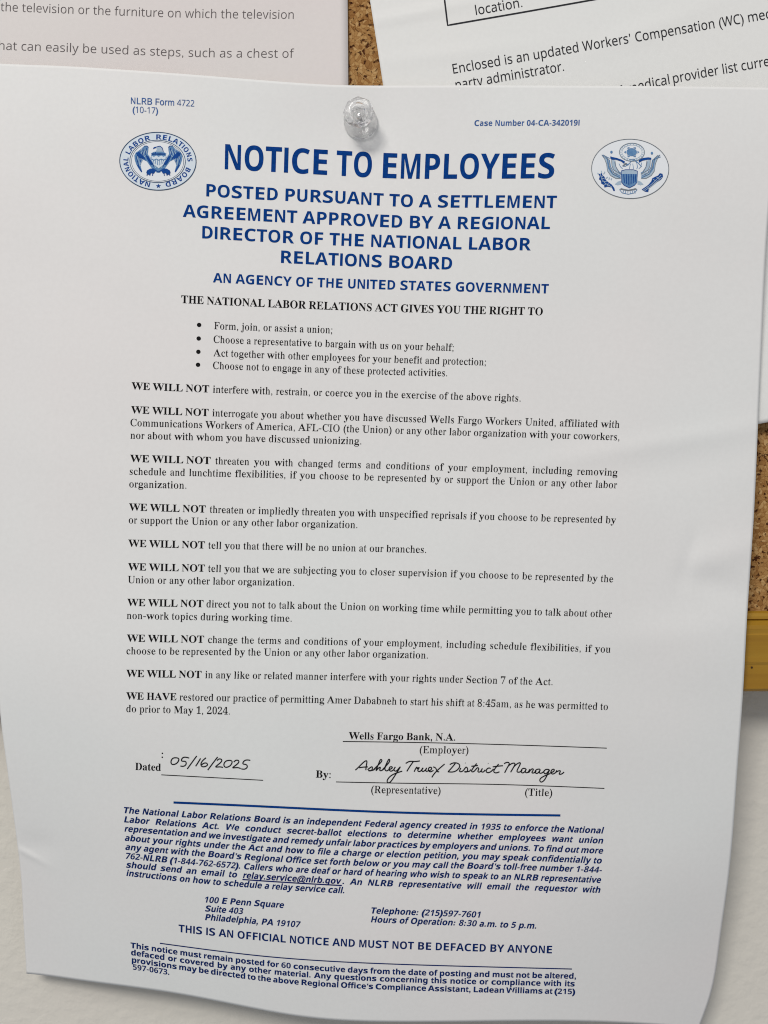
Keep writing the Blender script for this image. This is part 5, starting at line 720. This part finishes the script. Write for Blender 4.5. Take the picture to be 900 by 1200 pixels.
para(([(149, 710), (238.3, 711.6), (440, 715.4), (716.8, 723.6)], H), 238.3, 241.9, 'WE WILL NOT', 'direct you not to talk about the Union on working time while permitting you to talk about other',
     T([(148.4, 725.2), (341.7, 728.6)], EM, 'serifR', 'non-work topics during working time.'))
para(([(148.5, 751.9), (239, 753.3), (440, 756.8), (715.1, 764.8)], H), 239, 243.7, 'WE WILL NOT', 'change the terms and conditions of your employment, including schedule flexibilities, if you',
     T([(148.1, 766.7), (440, 770.4), (501.3, 771.8)], EM, 'serifR', 'choose to be represented by the Union or any other labor organization.'))
para(([(147.8, 793.2), (236, 794.6), (440, 797.8), (647.4, 803)], None), 236, 240.3, 'WE WILL NOT', 'in any like or related manner interfere with your rights under Section 7 of the Act.')
para(([(147.8, 819.6), (206.7, 820.7), (440, 825.2), (712.2, 832)], H), 206.7, 210.3, 'WE HAVE', 'restored our practice of permitting Amer Dababneh to start his shift at 8:45am, as he was permitted to',
     T([(148, 834.4), (269.3, 837.4)], EM, 'serifR', 'do prior to May 1, 2024.'))
line('employer_name', I_BLACK, T([(408.4, 866.2), (533.3, 868)], 12.6, 'serifB', 'Wells Fargo Bank, N.A.'))
line('form_caption', I_TEXT, T([(491.7, 882.6), (548.8, 883.2)], 12.8, 'serifR', '(Employer)'))
q = Print(); q.text(*T([(158.4, 902.3), (188.4, 903.4)], 12.8, 'serifB', 'Dated')); q.disc(190.2, 882.8, 0.9, 0.9, n=10); q.disc(190.1, 887.4, 0.9, 0.9, n=10)
q.build('form_caption', I_BLACK, notice, notice_d)
line('form_caption', I_BLACK, T([(370, 911.2), (387.4, 911.9)], 12.8, 'serifB', 'By:'))
line('form_caption', I_TEXT, T([(434.8, 929.3), (516.2, 930.6)], 12.8, 'serifR', '(Representative)'))
line('form_caption', I_TEXT, T([(615.1, 932.4), (647, 933)], 12.8, 'serifR', '(Title)'))
def rule(m, w, pts):
    x = np.linspace(pts[0][0], pts[-1][0], 70); y = spl(pts, x)
    q = Print(); q.stroke(list(zip(x, y)), w); return q.build('ruled_line', m, notice, notice_d, 0.08)
rule(I_TEXT, 0.95, [(401.7, 868.9), (470, 869.8), (540, 871.2), (711, 876.7)])
rule(I_TEXT, 0.95, [(189, 908), (308.3, 914.4)])
rule(I_TEXT, 0.95, [(393.8, 916.3), (486.7, 918.0), (560, 918.8), (708.3, 923.9)])
rule(I_BLUE, 2.5, [(203.3, 940.4), (306.7, 945), (440, 951.2), (656.7, 955.6)])
rule(I_NAVY, 1.2, [(187.3, 1105.4), (250, 1113.8), (313.3, 1121.0), (440, 1129.0), (560, 1132.8), (670.3, 1135.6)])

JH = 10.8; JE = 9.9
def J(pts, txt, h=JH): return T(pts, JE, 'sansBI', txt, h)
line('agency_paragraph', I_NAVY,
     J([(145.1, 952.8), (290, 962.4), (439, 968.8), (585, 972.6), (707.7, 976.8)], 'The National Labor Relations Board is an independent Federal agency created in 1935 to enforce the National'),
     J([(145.3, 963.6), (290, 974), (440, 980.8), (600, 984.6), (706.8, 988.6)], 'Labor Relations Act. We conduct secret-ballot elections to determine whether employees want union'),
     J([(145.8, 974.4), (290, 985.2), (440, 992.4), (600, 996.6), (706.8, 1000.4)], 'representation and we investigate and remedy unfair labor practices by employers and unions. To find out more'),
     J([(146.2, 985.2), (287, 996.2), (439, 1003.8), (600, 1008.2), (705.2, 1012)], 'about your rights under the Act and how to file a charge or election petition, you may speak confidentially to'),
     J([(146.8, 995.8), (287, 1007.4), (439, 1015.2), (600, 1019.2), (705.2, 1022.9)], "any agent with the Board's Regional Office set forth below or you may call the Board's toll-free number 1-844-"),
     J([(147.3, 1006.3), (283, 1018.3), (439, 1026.2), (600, 1031), (704.3, 1034.7)], '762-NLRB (1-844-762-6572). Callers who are deaf or hard of hearing who wish to speak to an NLRB representative'),
     ([(147.7, 1016.6), (277, 1028.4), (400, 1036), (440, 1038), (600, 1042.8), (703.5, 1046.3)], JE, [('sansBI', 'should send an email to', 147.7, 277.8)], JH),
     ([(147.7, 1016.6), (277, 1028.4), (400, 1036), (440, 1038), (600, 1042.8), (703.5, 1046.3)], JE, [('sansBI', '. An NLRB representative will email the requestor with', 401.2, 703.5)], JH),
     T([(148, 1026.4), (273, 1038.6), (403.4, 1047)], JE, 'sansBI', 'instructions on how to schedule a relay service call.'))
LP = [(147.7, 1016.6), (277, 1028.4), (400, 1036), (440, 1038), (600, 1042.8), (703.5, 1046.3)]
q = Print(); q.text(LP, JE, [('sansBI', 'relay.service@nlrb.gov', 284.6, 400)]); x = np.linspace(284, 400.6, 30); q.stroke(list(zip(x, spl(LP, x) + 1.7)), 1.4)
q.build('email_link', ink('link_ink', (0.004, 0.012, 0.10)), notice, notice_d, 0.08)
line('office_address', I_NAVY, J([(240.2, 1057.6), (332.7, 1064.2)], '100 E Penn Square', None), J([(240.2, 1068), (285, 1071.4)], 'Suite 403', None), J([(240.2, 1078.2), (352.3, 1087)], 'Philadelphia, PA 19107', None))
line('office_contact', I_NAVY, J([(435, 1070.4), (563.3, 1075.4)], 'Telephone: (215)597-7601', None), J([(434.5, 1080.8), (628.3, 1088.4)], 'Hours of Operation: 8:30 a.m. to 5 p.m.', None))
line('official_notice_heading', I_NAVY, T([(209.1, 1092.2), (333.3, 1104.6), (439, 1110.8), (566.7, 1115.2), (646.7, 1117.3)], 12.3, 'sansB', 'THIS IS AN OFFICIAL NOTICE AND MUST NOT BE DEFACED BY ANYONE'))
def K(pts, txt, h=10.6): return T(pts, 8.9, 'sansH', txt, h)
line('closing_paragraph', I_NAVY,
     K([(152.9, 1110.8), (256.7, 1125.4), (336.7, 1134.6), (440, 1141), (560, 1144.6), (674.9, 1147)], 'This notice must remain posted for 60 consecutive days from the date of posting and must not be altered,'),
     K([(153.5, 1119.2), (253.3, 1133.8), (336.7, 1143.4), (440, 1149.8), (560, 1153.4), (673.4, 1156)], 'defaced or covered by any other material. Any questions concerning this notice or compliance with its'),
     K([(154.4, 1127.8), (256.7, 1143), (346.7, 1153.6), (440, 1159.2), (560, 1162.8), (674, 1165.2)], "provisions may be directed to the above Regional Office's Compliance Assistant, Ladean Williams at (215)"),
     K([(155.7, 1136.2), (198.4, 1142.6)], '597-0673.', None))

# ---- handwriting, drawn as pen strokes (points in sixths of a draft unit from an origin)
def smooth(P, k=5):
    P = np.array(P, float)
    if len(P) < 3: return P
    t = np.concatenate([[0], np.cumsum(np.maximum(np.linalg.norm(np.diff(P, axis=0), axis=1), 1e-3) ** 0.5)])
    u = np.linspace(0, t[-1], k * (len(P) - 1) + 1)
    return spline_w(t, u) @ P
def hand(name, origin, strokes, w, sc=6.0):
    q = Print()
    for i, st in enumerate(strokes):
        S = smooth(st); S = np.array(origin) + S / sc
        q.stroke([tuple(v) for v in S], w, step=50)
    return q.build(name, I_PEN, notice, notice_d, 0.09)
date = [
    [(160, 108), (135, 112), (122, 135), (128, 153), (150, 153), (172, 135), (176, 115), (160, 108)],
    [(250, 110), (205, 108), (197, 130), (222, 134), (228, 152), (212, 167), (188, 166)],
    [(303, 95), (270, 140), (236, 187)],
    [(330, 112), (312, 142), (295, 168)],
    [(368, 108), (345, 128), (333, 150), (338, 168), (360, 170), (378, 158), (372, 146), (350, 148), (338, 158)],
    [(450, 102), (415, 148), (380, 195)],
    [(445, 128), (462, 116), (478, 122), (470, 142), (436, 172), (460, 172), (488, 176)],
    [(535, 126), (508, 132), (494, 155), (502, 173), (528, 170), (548, 150), (550, 132), (535, 126)],
    [(563, 138), (582, 125), (598, 130), (590, 150), (556, 178), (585, 177), (612, 184)],
    [(680, 126), (640, 128), (628, 150), (650, 156), (658, 172), (642, 187), (616, 186)]]
hand('handwritten_date', (180, 870), date, 1.3)
sig = [
    # A s h l e y
    [(158, 195), (185, 170), (222, 135), (238, 130), (236, 160), (232, 195)], [(185, 178), (212, 174), (246, 172)],
    [(244, 192), (262, 178), (276, 172), (276, 190), (262, 200), (250, 198), (280, 196), (302, 176)],
    [(286, 192), (318, 160), (345, 126), (338, 120), (322, 150), (304, 198), (322, 180), (334, 176), (330, 196), (346, 196), (372, 170)],
    [(346, 196), (374, 165), (400, 128), (396, 118), (380, 144), (366, 186), (376, 200), (398, 188)],
    [(392, 190), (412, 184), (418, 174), (404, 172), (396, 190), (408, 202), (430, 190)],
    [(440, 172), (430, 192), (440, 202), (458, 190), (474, 172), (450, 212), (416, 264), (394, 284), (382, 276), (398, 244), (440, 218), (488, 202)],
    # T r u e x
    [(512, 148), (540, 134), (575, 134), (612, 130)], [(565, 136), (545, 164), (520, 204)],
    [(572, 206), (584, 182), (592, 174), (594, 186), (602, 178), (610, 180)], [(606, 180), (598, 200), (612, 204), (632, 180)], [(636, 178), (626, 198), (634, 204), (652, 192), (660, 178)], [(660, 178), (654, 200), (666, 204)],
    [(666, 200), (690, 192), (694, 178), (680, 176), (672, 194), (684, 206), (708, 196)],
    [(706, 172), (724, 182), (734, 204), (748, 206)], [(786, 152), (740, 192), (712, 222), (696, 246)],
]
hand('signature', (390, 870), sig, 1.3)
ttl = [
    # District
    [(82, 146), (58, 176), (32, 204)], [(42, 156), (70, 144), (100, 148), (112, 162), (104, 184), (72, 206), (28, 206)],
    [(120, 180), (112, 204), (128, 204), (148, 184)], [(151, 144), (153, 146)],
    [(146, 186), (160, 174), (168, 192), (158, 208), (146, 206), (176, 204), (190, 190)],
    [(232, 148), (208, 178), (196, 204), (208, 206), (228, 186)], [(194, 168), (240, 162)],
    [(228, 188), (238, 178), (246, 184), (240, 204), (252, 208), (270, 186)], [(272, 182), (264, 204), (276, 208), (292, 192)], [(311, 148), (313, 150)],
    [(330, 184), (316, 180), (298, 198), (306, 212), (330, 206), (350, 186)],
    [(386, 152), (362, 182), (352, 206), (366, 214), (392, 206)], [(344, 172), (390, 166), (416, 164)],
    # Manager
    [(424, 150), (446, 140), (460, 146), (450, 172), (428, 214)], [(452, 168), (480, 148), (500, 148), (490, 176), (470, 210)], [(492, 172), (520, 148), (538, 144), (526, 176), (516, 206), (534, 208), (552, 196)],
    [(576, 184), (556, 184), (544, 202), (552, 214), (572, 202), (580, 186), (574, 208), (588, 212), (604, 192)],
    [(604, 188), (598, 214)], [(600, 208), (622, 186), (630, 190), (620, 212), (634, 214), (650, 200)],
    [(676, 188), (656, 190), (642, 206), (652, 218), (670, 206), (680, 190), (672, 212), (686, 216), (704, 204)],
    [(742, 192), (720, 190), (704, 206), (712, 220), (732, 208), (744, 192), (724, 236), (700, 272), (682, 278), (676, 262), (700, 240), (750, 218)],
    [(748, 214), (774, 202), (776, 190), (762, 192), (754, 210), (764, 222), (790, 210)],
    [(796, 196), (790, 208), (808, 200), (820, 202), (812, 222), (828, 222), (846, 208)],
]
hand('handwritten_title', (520, 870), ttl, 1.3)

# ---- seals
def seal_part(name, m, parent, lift, org, sc, fn):
    q = Print(); fn(q); q.v = [(org[0] + x / sc, org[1] + y / sc) for x, y in q.v]
    o = q.build(name, m, notice, notice_d, lift)
    if parent is not None:
        o.parent = parent; o.matrix_parent_inverse = Matrix.Identity(4)
    return o
SC = 900 / 110
O1 = (130, 145); CX, CY, RX, RY = 450, 359, 366, 277
def mir(P, c=455): return [(2*c - x, y) for x, y in P][::-1]
base1 = seal_part('round_seal', S_RING, None, 0.05, O1, SC, lambda q: q.disc(CX, CY, RX, RY, 0.03, 64))
seal_part('seal_field', S_WHITE, base1, 0.075, O1, SC, lambda q: q.disc(447, 361, 262, 199, 0.03, 56))
def rings(q):
    q.ellipse(CX, CY, RX, RY, 8, 0.03); q.ellipse(447, 361, 266, 203, 6, 0.03); q.ellipse(447, 361, 250, 190, 4, 0.03)
seal_part('ring_border', S_LINE, base1, 0.10, O1, SC, rings)
def ring_text(q):
    def word(txt, a0, a1):
        rx, ry = 284, 209
        n = len(txt); wd = [glyph('sansB', c)[2] for c in txt]; tot = sum(wd); acc = 0
        for c, w in zip(txt, wd):
            f = (acc + w / 2) / tot; acc += w
            a = math.radians(a0 + (a1 - a0) * f)
            bx, by = CX + rx * math.sin(a), CY - ry * math.cos(a)
            tx, ty = rx * math.cos(a), ry * math.sin(a); L = math.hypot(tx, ty); arc = L * math.radians(a1 - a0) / tot
            tx, ty = tx / L, ty / L; ox, oy = ty, -tx
            P, Tt, adv = glyph('sansB', c)
            px = (P[:, 0] - adv / 2) * arc * 0.98; py = P[:, 1] * 66
            q.add(np.stack([bx + tx*px + ox*py, by + ty*px + oy*py], 1), Tt)
    word('NATIONAL', 193, 280); word('LABOR', 286, 346); word('RELATIONS', 355, 452); word('BOARD', 104, 167)
seal_part('ring_lettering', S_DEEP, base1, 0.10, O1, SC, ring_text)
def star(cx, cy, R, r, n=5): return [(cx + (R if i % 2 == 0 else r) * math.sin(math.pi*i/n), cy - (R if i % 2 == 0 else r) * 0.9 * math.cos(math.pi*i/n)) for i in range(2*n)]
seal_part('star', S_DEEP, base1, 0.10, O1, SC, lambda q: q.poly(star(455, 597, 26, 11)))
wing = [(228, 345), (224, 305), (240, 275), (262, 262), (290, 240), (318, 214), (345, 212), (360, 226), (358, 262), (352, 290), (378, 322), (398, 372), (420, 420), (440, 450), (405, 446), (372, 400), (345, 362), (312, 345), (292, 362), (284, 400), (300, 464), (280, 452), (258, 420), (240, 385)]
def wings(q):
    q.poly(wing); q.poly(mir(wing)); q.poly([(384, 300), (528, 300), (534, 345), (505, 400), (492, 446), (470, 470), (440, 470), (416, 446), (405, 400), (380, 345)]);  q.poly([(385, 284), (412, 268), (500, 268), (532, 286), (522, 312), (392, 312)])
seal_part('eagle_wings', S_MID, base1, 0.10, O1, SC, wings)
def feathers(q):
    for dx, c0_ in ((0, 0), (22, 8), (44, 12), (66, 14)):
        for M in (False, True):
            P = [(300 + dx * 0.7, 236 + dx * 0.3), (262 + dx, 290 + dx * 0.25), (250 + dx * 0.8, 350 - dx * 0.1), (272 + dx * 0.35, 430 - dx * 1.0)]
            q.stroke(mir(P) if M else P, 6)
    q.stroke([(360, 300), (392, 360), (432, 425)], 7); q.stroke(mir([(360, 300), (392, 360), (432, 425)]), 7)
seal_part('eagle_feathers', S_PALE, base1, 0.13, O1, SC, feathers)
def deep1(q):
    for P in ([(240, 285), (268, 268), (300, 300), (330, 330), (300, 338), (262, 318)], [(330, 300), (362, 315), (402, 390), (380, 395), (352, 350)], [(250, 395), (264, 392), (298, 455), (290, 466)],
              [(345, 448), (375, 430), (412, 428), (430, 450), (412, 478), (384, 474), (376, 492), (350, 486), (338, 470)], [(392, 284), (520, 284), (518, 296), (396, 296)]):
        q.poly(P); q.poly(mir(P))
    
    for M in (False, True):
        for P in ([(256, 280), (246, 330), (262, 392)], [(280, 256), (272, 320), (290, 372)], [(310, 240), (300, 300), (330, 350)], [(340, 234), (330, 290), (360, 345)], [(365, 330), (395, 372), (412, 410)]):
            q.stroke(mir(P) if M else P, 7)
        for x0 in (345, 372, 398):
            P = [(x0 + 6, 462), (x0, 498)]; q.stroke(mir(P) if M else P, 8)
    q.stroke([(420, 440), (455, 462), (490, 440)], 8); q.stroke([(428, 268), (424, 286)], 6)
    q.poly([(404, 232), (418, 222), (436, 220), (432, 232), (418, 236), (406, 244)])
    q.stroke([(360, 226), (345, 212), (318, 214)], 6); q.stroke(mir([(360, 226), (345, 212), (318, 214)]), 6)
    q.stroke([(436, 222), (470, 214), (492, 232), (502, 268)], 7)
seal_part('eagle_shading', S_DEEP, base1, 0.15, O1, SC, deep1)
seal_part('eagle_head', S_PALE, base1, 0.12, O1, SC, lambda q: q.poly([(428, 268), (440, 244), (432, 226), (458, 216), (484, 226), (496, 268)]))
seal_part('shield', S_RING, base1, 0.16, O1, SC, lambda q: q.poly([(388, 305), (412, 318), (435, 305), (458, 318), (482, 305), (505, 318), (526, 305), (524, 345), (502, 392), (458, 428), (414, 392), (390, 345)]))
def shield_l(q):
    for x in (404, 424, 444, 464, 484, 504): q.stroke([(x, 342), (x + (458 - x) * 0.18, 400 - abs(x - 458) * 0.35)], 6)
    q.stroke([(392, 338), (412, 350), (435, 338), (458, 350), (482, 338), (505, 350), (524, 338)], 9)
seal_part('shield_stripes', S_MID, base1, 0.18, O1, SC, shield_l)

O2 = (685, 155)
base2 = seal_part('oval_seal', S_WHITE, None, 0.05, O2, SC, lambda q: q.disc(438, 350, 370, 284, 0.02, 64))
seal_part('ring_border', S_GREY, base2, 0.10, O2, SC, lambda q: q.ellipse(438, 350, 370, 284, 7, 0.02))
def glory(q):
    q.ellipse(455, 190, 118, 84, 8); q.ellipse(455, 190, 96, 68, 5)
    for i in range(22):
        a = 2*math.pi*i/22; q.disc(455 + 107*math.cos(a), 190 + 76*math.sin(a), 5, 5, n=8)
    w = [(165, 215), (185, 222), (215, 240), (232, 262), (236, 330), (262, 378), (312, 412), (348, 418), (345, 442), (300, 440), (250, 412), (222, 370), (212, 300), (192, 250), (170, 228)]
    q.poly(w); q.poly(mir(w, 445)); 
    w = [(262, 250), (285, 262), (292, 330), (320, 380), (350, 396), (350, 412), (302, 392), (270, 350), (258, 300)]
    q.poly(w); q.poly(mir(w, 445))
    q.poly([(290, 498), (318, 474), (352, 462), (352, 500), (318, 508)]); q.poly([(508, 462), (540, 474), (566, 500), (535, 508), (508, 500)])
    q.poly([(352, 366), (392, 356), (468, 356), (508, 370), (504, 402), (356, 402)])
seal_part('eagle_wings', S_PALE, base2, 0.09, O2, SC, glory)
def mid2(q):
    q.disc(452, 190, 50, 38, n=24)
    q.stroke([(428, 262), (470, 256), (500, 290), (508, 330), (500, 352)], 6); q.stroke([(440, 300), (430, 350)], 5); q.stroke([(462, 300), (470, 350)], 5); q.stroke([(330, 300), (345, 330), (365, 350)], 5)
    q.stroke([(548, 290), (540, 330), (520, 350)], 5); q.stroke([(165, 215), (222, 262), (236, 340), (275, 405), (346, 440)], 5); q.stroke(mir([(165, 215), (222, 262), (236, 340), (275, 405), (346, 440)], 445), 5)
    for i in range(6):
        a = math.pi * i / 3; q.poly([(452 + 58*math.cos(a - .3), 190 + 44*math.sin(a - .3)), (452 + 74*math.cos(a), 190 + 56*math.sin(a)), (452 + 58*math.cos(a + .3), 190 + 44*math.sin(a + .3))])
    for M in (False, True):
        for P in ([(238, 262), (250, 330), (285, 390), (345, 420)], [(290, 280), (300, 330), (325, 375), (350, 392)], [(218, 250), (228, 340), (268, 400), (345, 434)]):
            q.stroke(mir(P, 445) if M else P, 8)
    q.poly([(352, 400), (504, 400), (500, 480), (478, 508), (430, 530), (380, 508), (358, 480)])
    q.stroke([(380, 300), (415, 315), (445, 280), (480, 262), (520, 300), (548, 330)], 7); q.stroke([(365, 325), (395, 325), (420, 300)], 6)
    q.stroke([(335, 548), (360, 580), (418, 594), (480, 580), (505, 548)], 6)
    for x in (365, 390, 415, 440, 465, 488): q.stroke([(420 + (x - 420) * .7, 545), (x, 585)], 5)
    q.disc(258, 190, 12, 14, n=10); q.disc(646, 200, 12, 14, n=10)
    q.stroke([(175, 215), (240, 250)], 6); q.stroke([(730, 235), (660, 265)], 6)
seal_part('eagle_body', S_MID, base2, 0.12, O2, SC, mid2)
def outline2(q):
    for M in (False, True):
        for P in ([(165, 215), (190, 250), (210, 300), (220, 370), (250, 414), (300, 442), (346, 444)], [(185, 218), (232, 262), (240, 330), (264, 376), (312, 408)], [(258, 250), (262, 320), (280, 360), (350, 402)], [(292, 268), (300, 330), (330, 376)]):
            q.stroke(mir(P, 445) if M else P, 4.5)
    q.ellipse(455, 190, 121, 87, 4); q.poly([(335, 545), (352, 536), (420, 552), (488, 536), (505, 545), (480, 552), (420, 562), (360, 552)])
    q.poly([(410, 300), (398, 308), (372, 324), (360, 322), (378, 306), (395, 292)])
seal_part('engraved_outline', S_GREY, base2, 0.14, O2, SC, outline2)
def deep2(q):
    q.poly([(250, 228), (262, 236), (310, 246), (355, 262), (388, 280), (378, 300), (350, 278), (300, 262), (262, 262), (246, 248)])
    q.poly([(518, 268), (560, 246), (610, 240), (640, 244), (640, 262), (600, 262), (555, 272), (524, 290)])
    q.poly([(132, 395), (150, 400), (165, 390), (172, 412), (190, 425), (205, 458), (230, 480), (262, 502), (286, 535), (292, 562), (276, 560), (262, 528), (225, 520), (190, 528), (188, 505), (160, 490), (158, 462), (138, 450), (146, 425)])
    q.poly([(548, 548), (590, 520), (615, 500), (640, 470), (650, 440), (680, 425), (705, 415), (722, 392), (748, 398), (752, 425), (735, 450), (705, 470), (672, 482), (640, 512), (615, 540), (612, 572), (580, 568)])
    q.stroke([(352, 370), (392, 358), (468, 358), (508, 372), (502, 480), (478, 508), (430, 532), (380, 508), (356, 480)], 5, True)
    for x in (376, 400, 424, 448, 472, 492): q.stroke([(x, 402), (x + (430 - x) * 0.12, 505 - abs(x - 430) * 0.4)], 8)
seal_part('branch_and_arrows', S_DEEP, base2, 0.15, O2, SC, deep2)

def leaves(q):
    for P in ([(148, 412), (178, 430)], [(160, 440), (196, 448)], [(170, 470), (214, 474)], [(190, 500), (236, 494)], [(150, 400), (165, 450), (200, 490), (262, 525)], [(215, 515), (245, 505)],
              [(560, 556), (640, 500), (735, 410)], [(575, 562), (650, 510), (742, 430)], [(655, 450), (690, 470)], [(690, 430), (722, 448)], [(600, 520), (620, 545)]):
        q.stroke(P, 5)
    for P in ([(165, 392), (160, 368)], [(182, 400), (196, 376)], [(130, 400), (126, 388)], [(205, 440), (222, 428)], [(232, 452), (240, 432)], [(252, 456), (262, 440)]): q.stroke(P, 8)
seal_part('branch_detail', S_PALE, base2, 0.17, O2, SC, leaves)

# ------------------------------------------------------------------ clear push pin
bx_ = lay(423.0, 144.0, float(notice_d(np.array([423.0]), np.array([144.0]))[0]) + 0.12)
pin = thing('push_pin', 'clear plastic push pin holding the notice at its top centre', 'push pin', tuple(bx_))
pin.rotation_euler = (math.radians(90 - 1.5), 0, math.radians(-4.0))     # +Z of the pin points out of the board
m_clear, nt, b = mat('clear_plastic', (0.96, 0.96, 0.965), 0.10, 0.5)
b.inputs['Transmission Weight'].default_value = 1.0; b.inputs['IOR'].default_value = 1.40
thin = node(nt, 'ShaderNodeBsdfTransparent'); both = node(nt, 'ShaderNodeMixShader'); both.inputs[0].default_value = 0.18
nt.links.new(b.outputs[0], both.inputs[1]); nt.links.new(thin.outputs[0], both.inputs[2])
nt.links.new(both.outputs[0], [n for n in nt.nodes if n.type == 'OUTPUT_MATERIAL'][0].inputs[0])
m_steel, nt, b = mat('pin_steel', (0.55, 0.55, 0.56), 0.25, 0.5); b.inputs['Metallic'].default_value = 1.0
def lathe(name, prof, m, parent, n=48, facet=None, smooth=True):
    V = []; Fc = []
    for (r, z, f) in prof:
        for i in range(n):
            a = 2*math.pi*i/n; rr = r
            if f: k = 2*math.pi/facet; aa = (a % k) - k/2; rr = r * (1 - f + f * math.cos(k/2) / math.cos(aa))
            V.append((rr*math.cos(a), rr*math.sin(a), z))
    for j in range(len(prof) - 1):
        for i in range(n):
            i2 = (i + 1) % n; Fc.append((j*n + i, j*n + i2, (j+1)*n + i2, (j+1)*n + i))
    Fc.append(tuple(range(n - 1, -1, -1))); b0 = (len(prof) - 1) * n; Fc.append(tuple(b0 + i for i in range(n)))
    me = bpy.data.meshes.new(name); me.from_pydata(V, [], Fc); me.update(); me.materials.append(m)
    if smooth:
        me.polygons.foreach_set('use_smooth', [True] * len(me.polygons)); me.set_sharp_from_angle(angle=math.radians(28))
    o = bpy.data.objects.new(name, me); link(o, parent); return o
mm = 0.001
lathe('plastic_body', [(r*mm, z*mm, f) for r, z, f in [
    (4.30, 0.0, 0), (4.62, 0.12, 0), (4.75, 0.45, 0), (4.72, 0.85, 0), (4.5, 1.1, 0), (3.9, 1.2, 0), (2.4, 1.35, 0), (1.85, 1.7, 0), (1.7, 2.4, 0), (1.65, 4.2, 0),
    (1.75, 5.2, 0), (2.3, 5.9, 0), (3.3, 6.15, 0), (4.0, 6.35, 0), (4.15, 6.6, 0), (4.2, 7.0, 0.5), (4.1, 7.6, 1), (3.45, 8.25, 1), (2.55, 8.6, 0.3), (2.3, 8.6, 0), (2.2, 8.5, 0), (2.15, 7.7, 0), (2.0, 7.45, 0), (0.3, 7.4, 0)]],
    m_clear, pin, 64, 8)
lathe('needle', [(r*mm, z*mm, 0) for r, z in [(0.05, -9.0), (0.45, -7.0), (0.5, -0.5), (0.5, 4.2), (0.42, 4.35), (0.2, 4.4)]], m_steel, pin, 20)
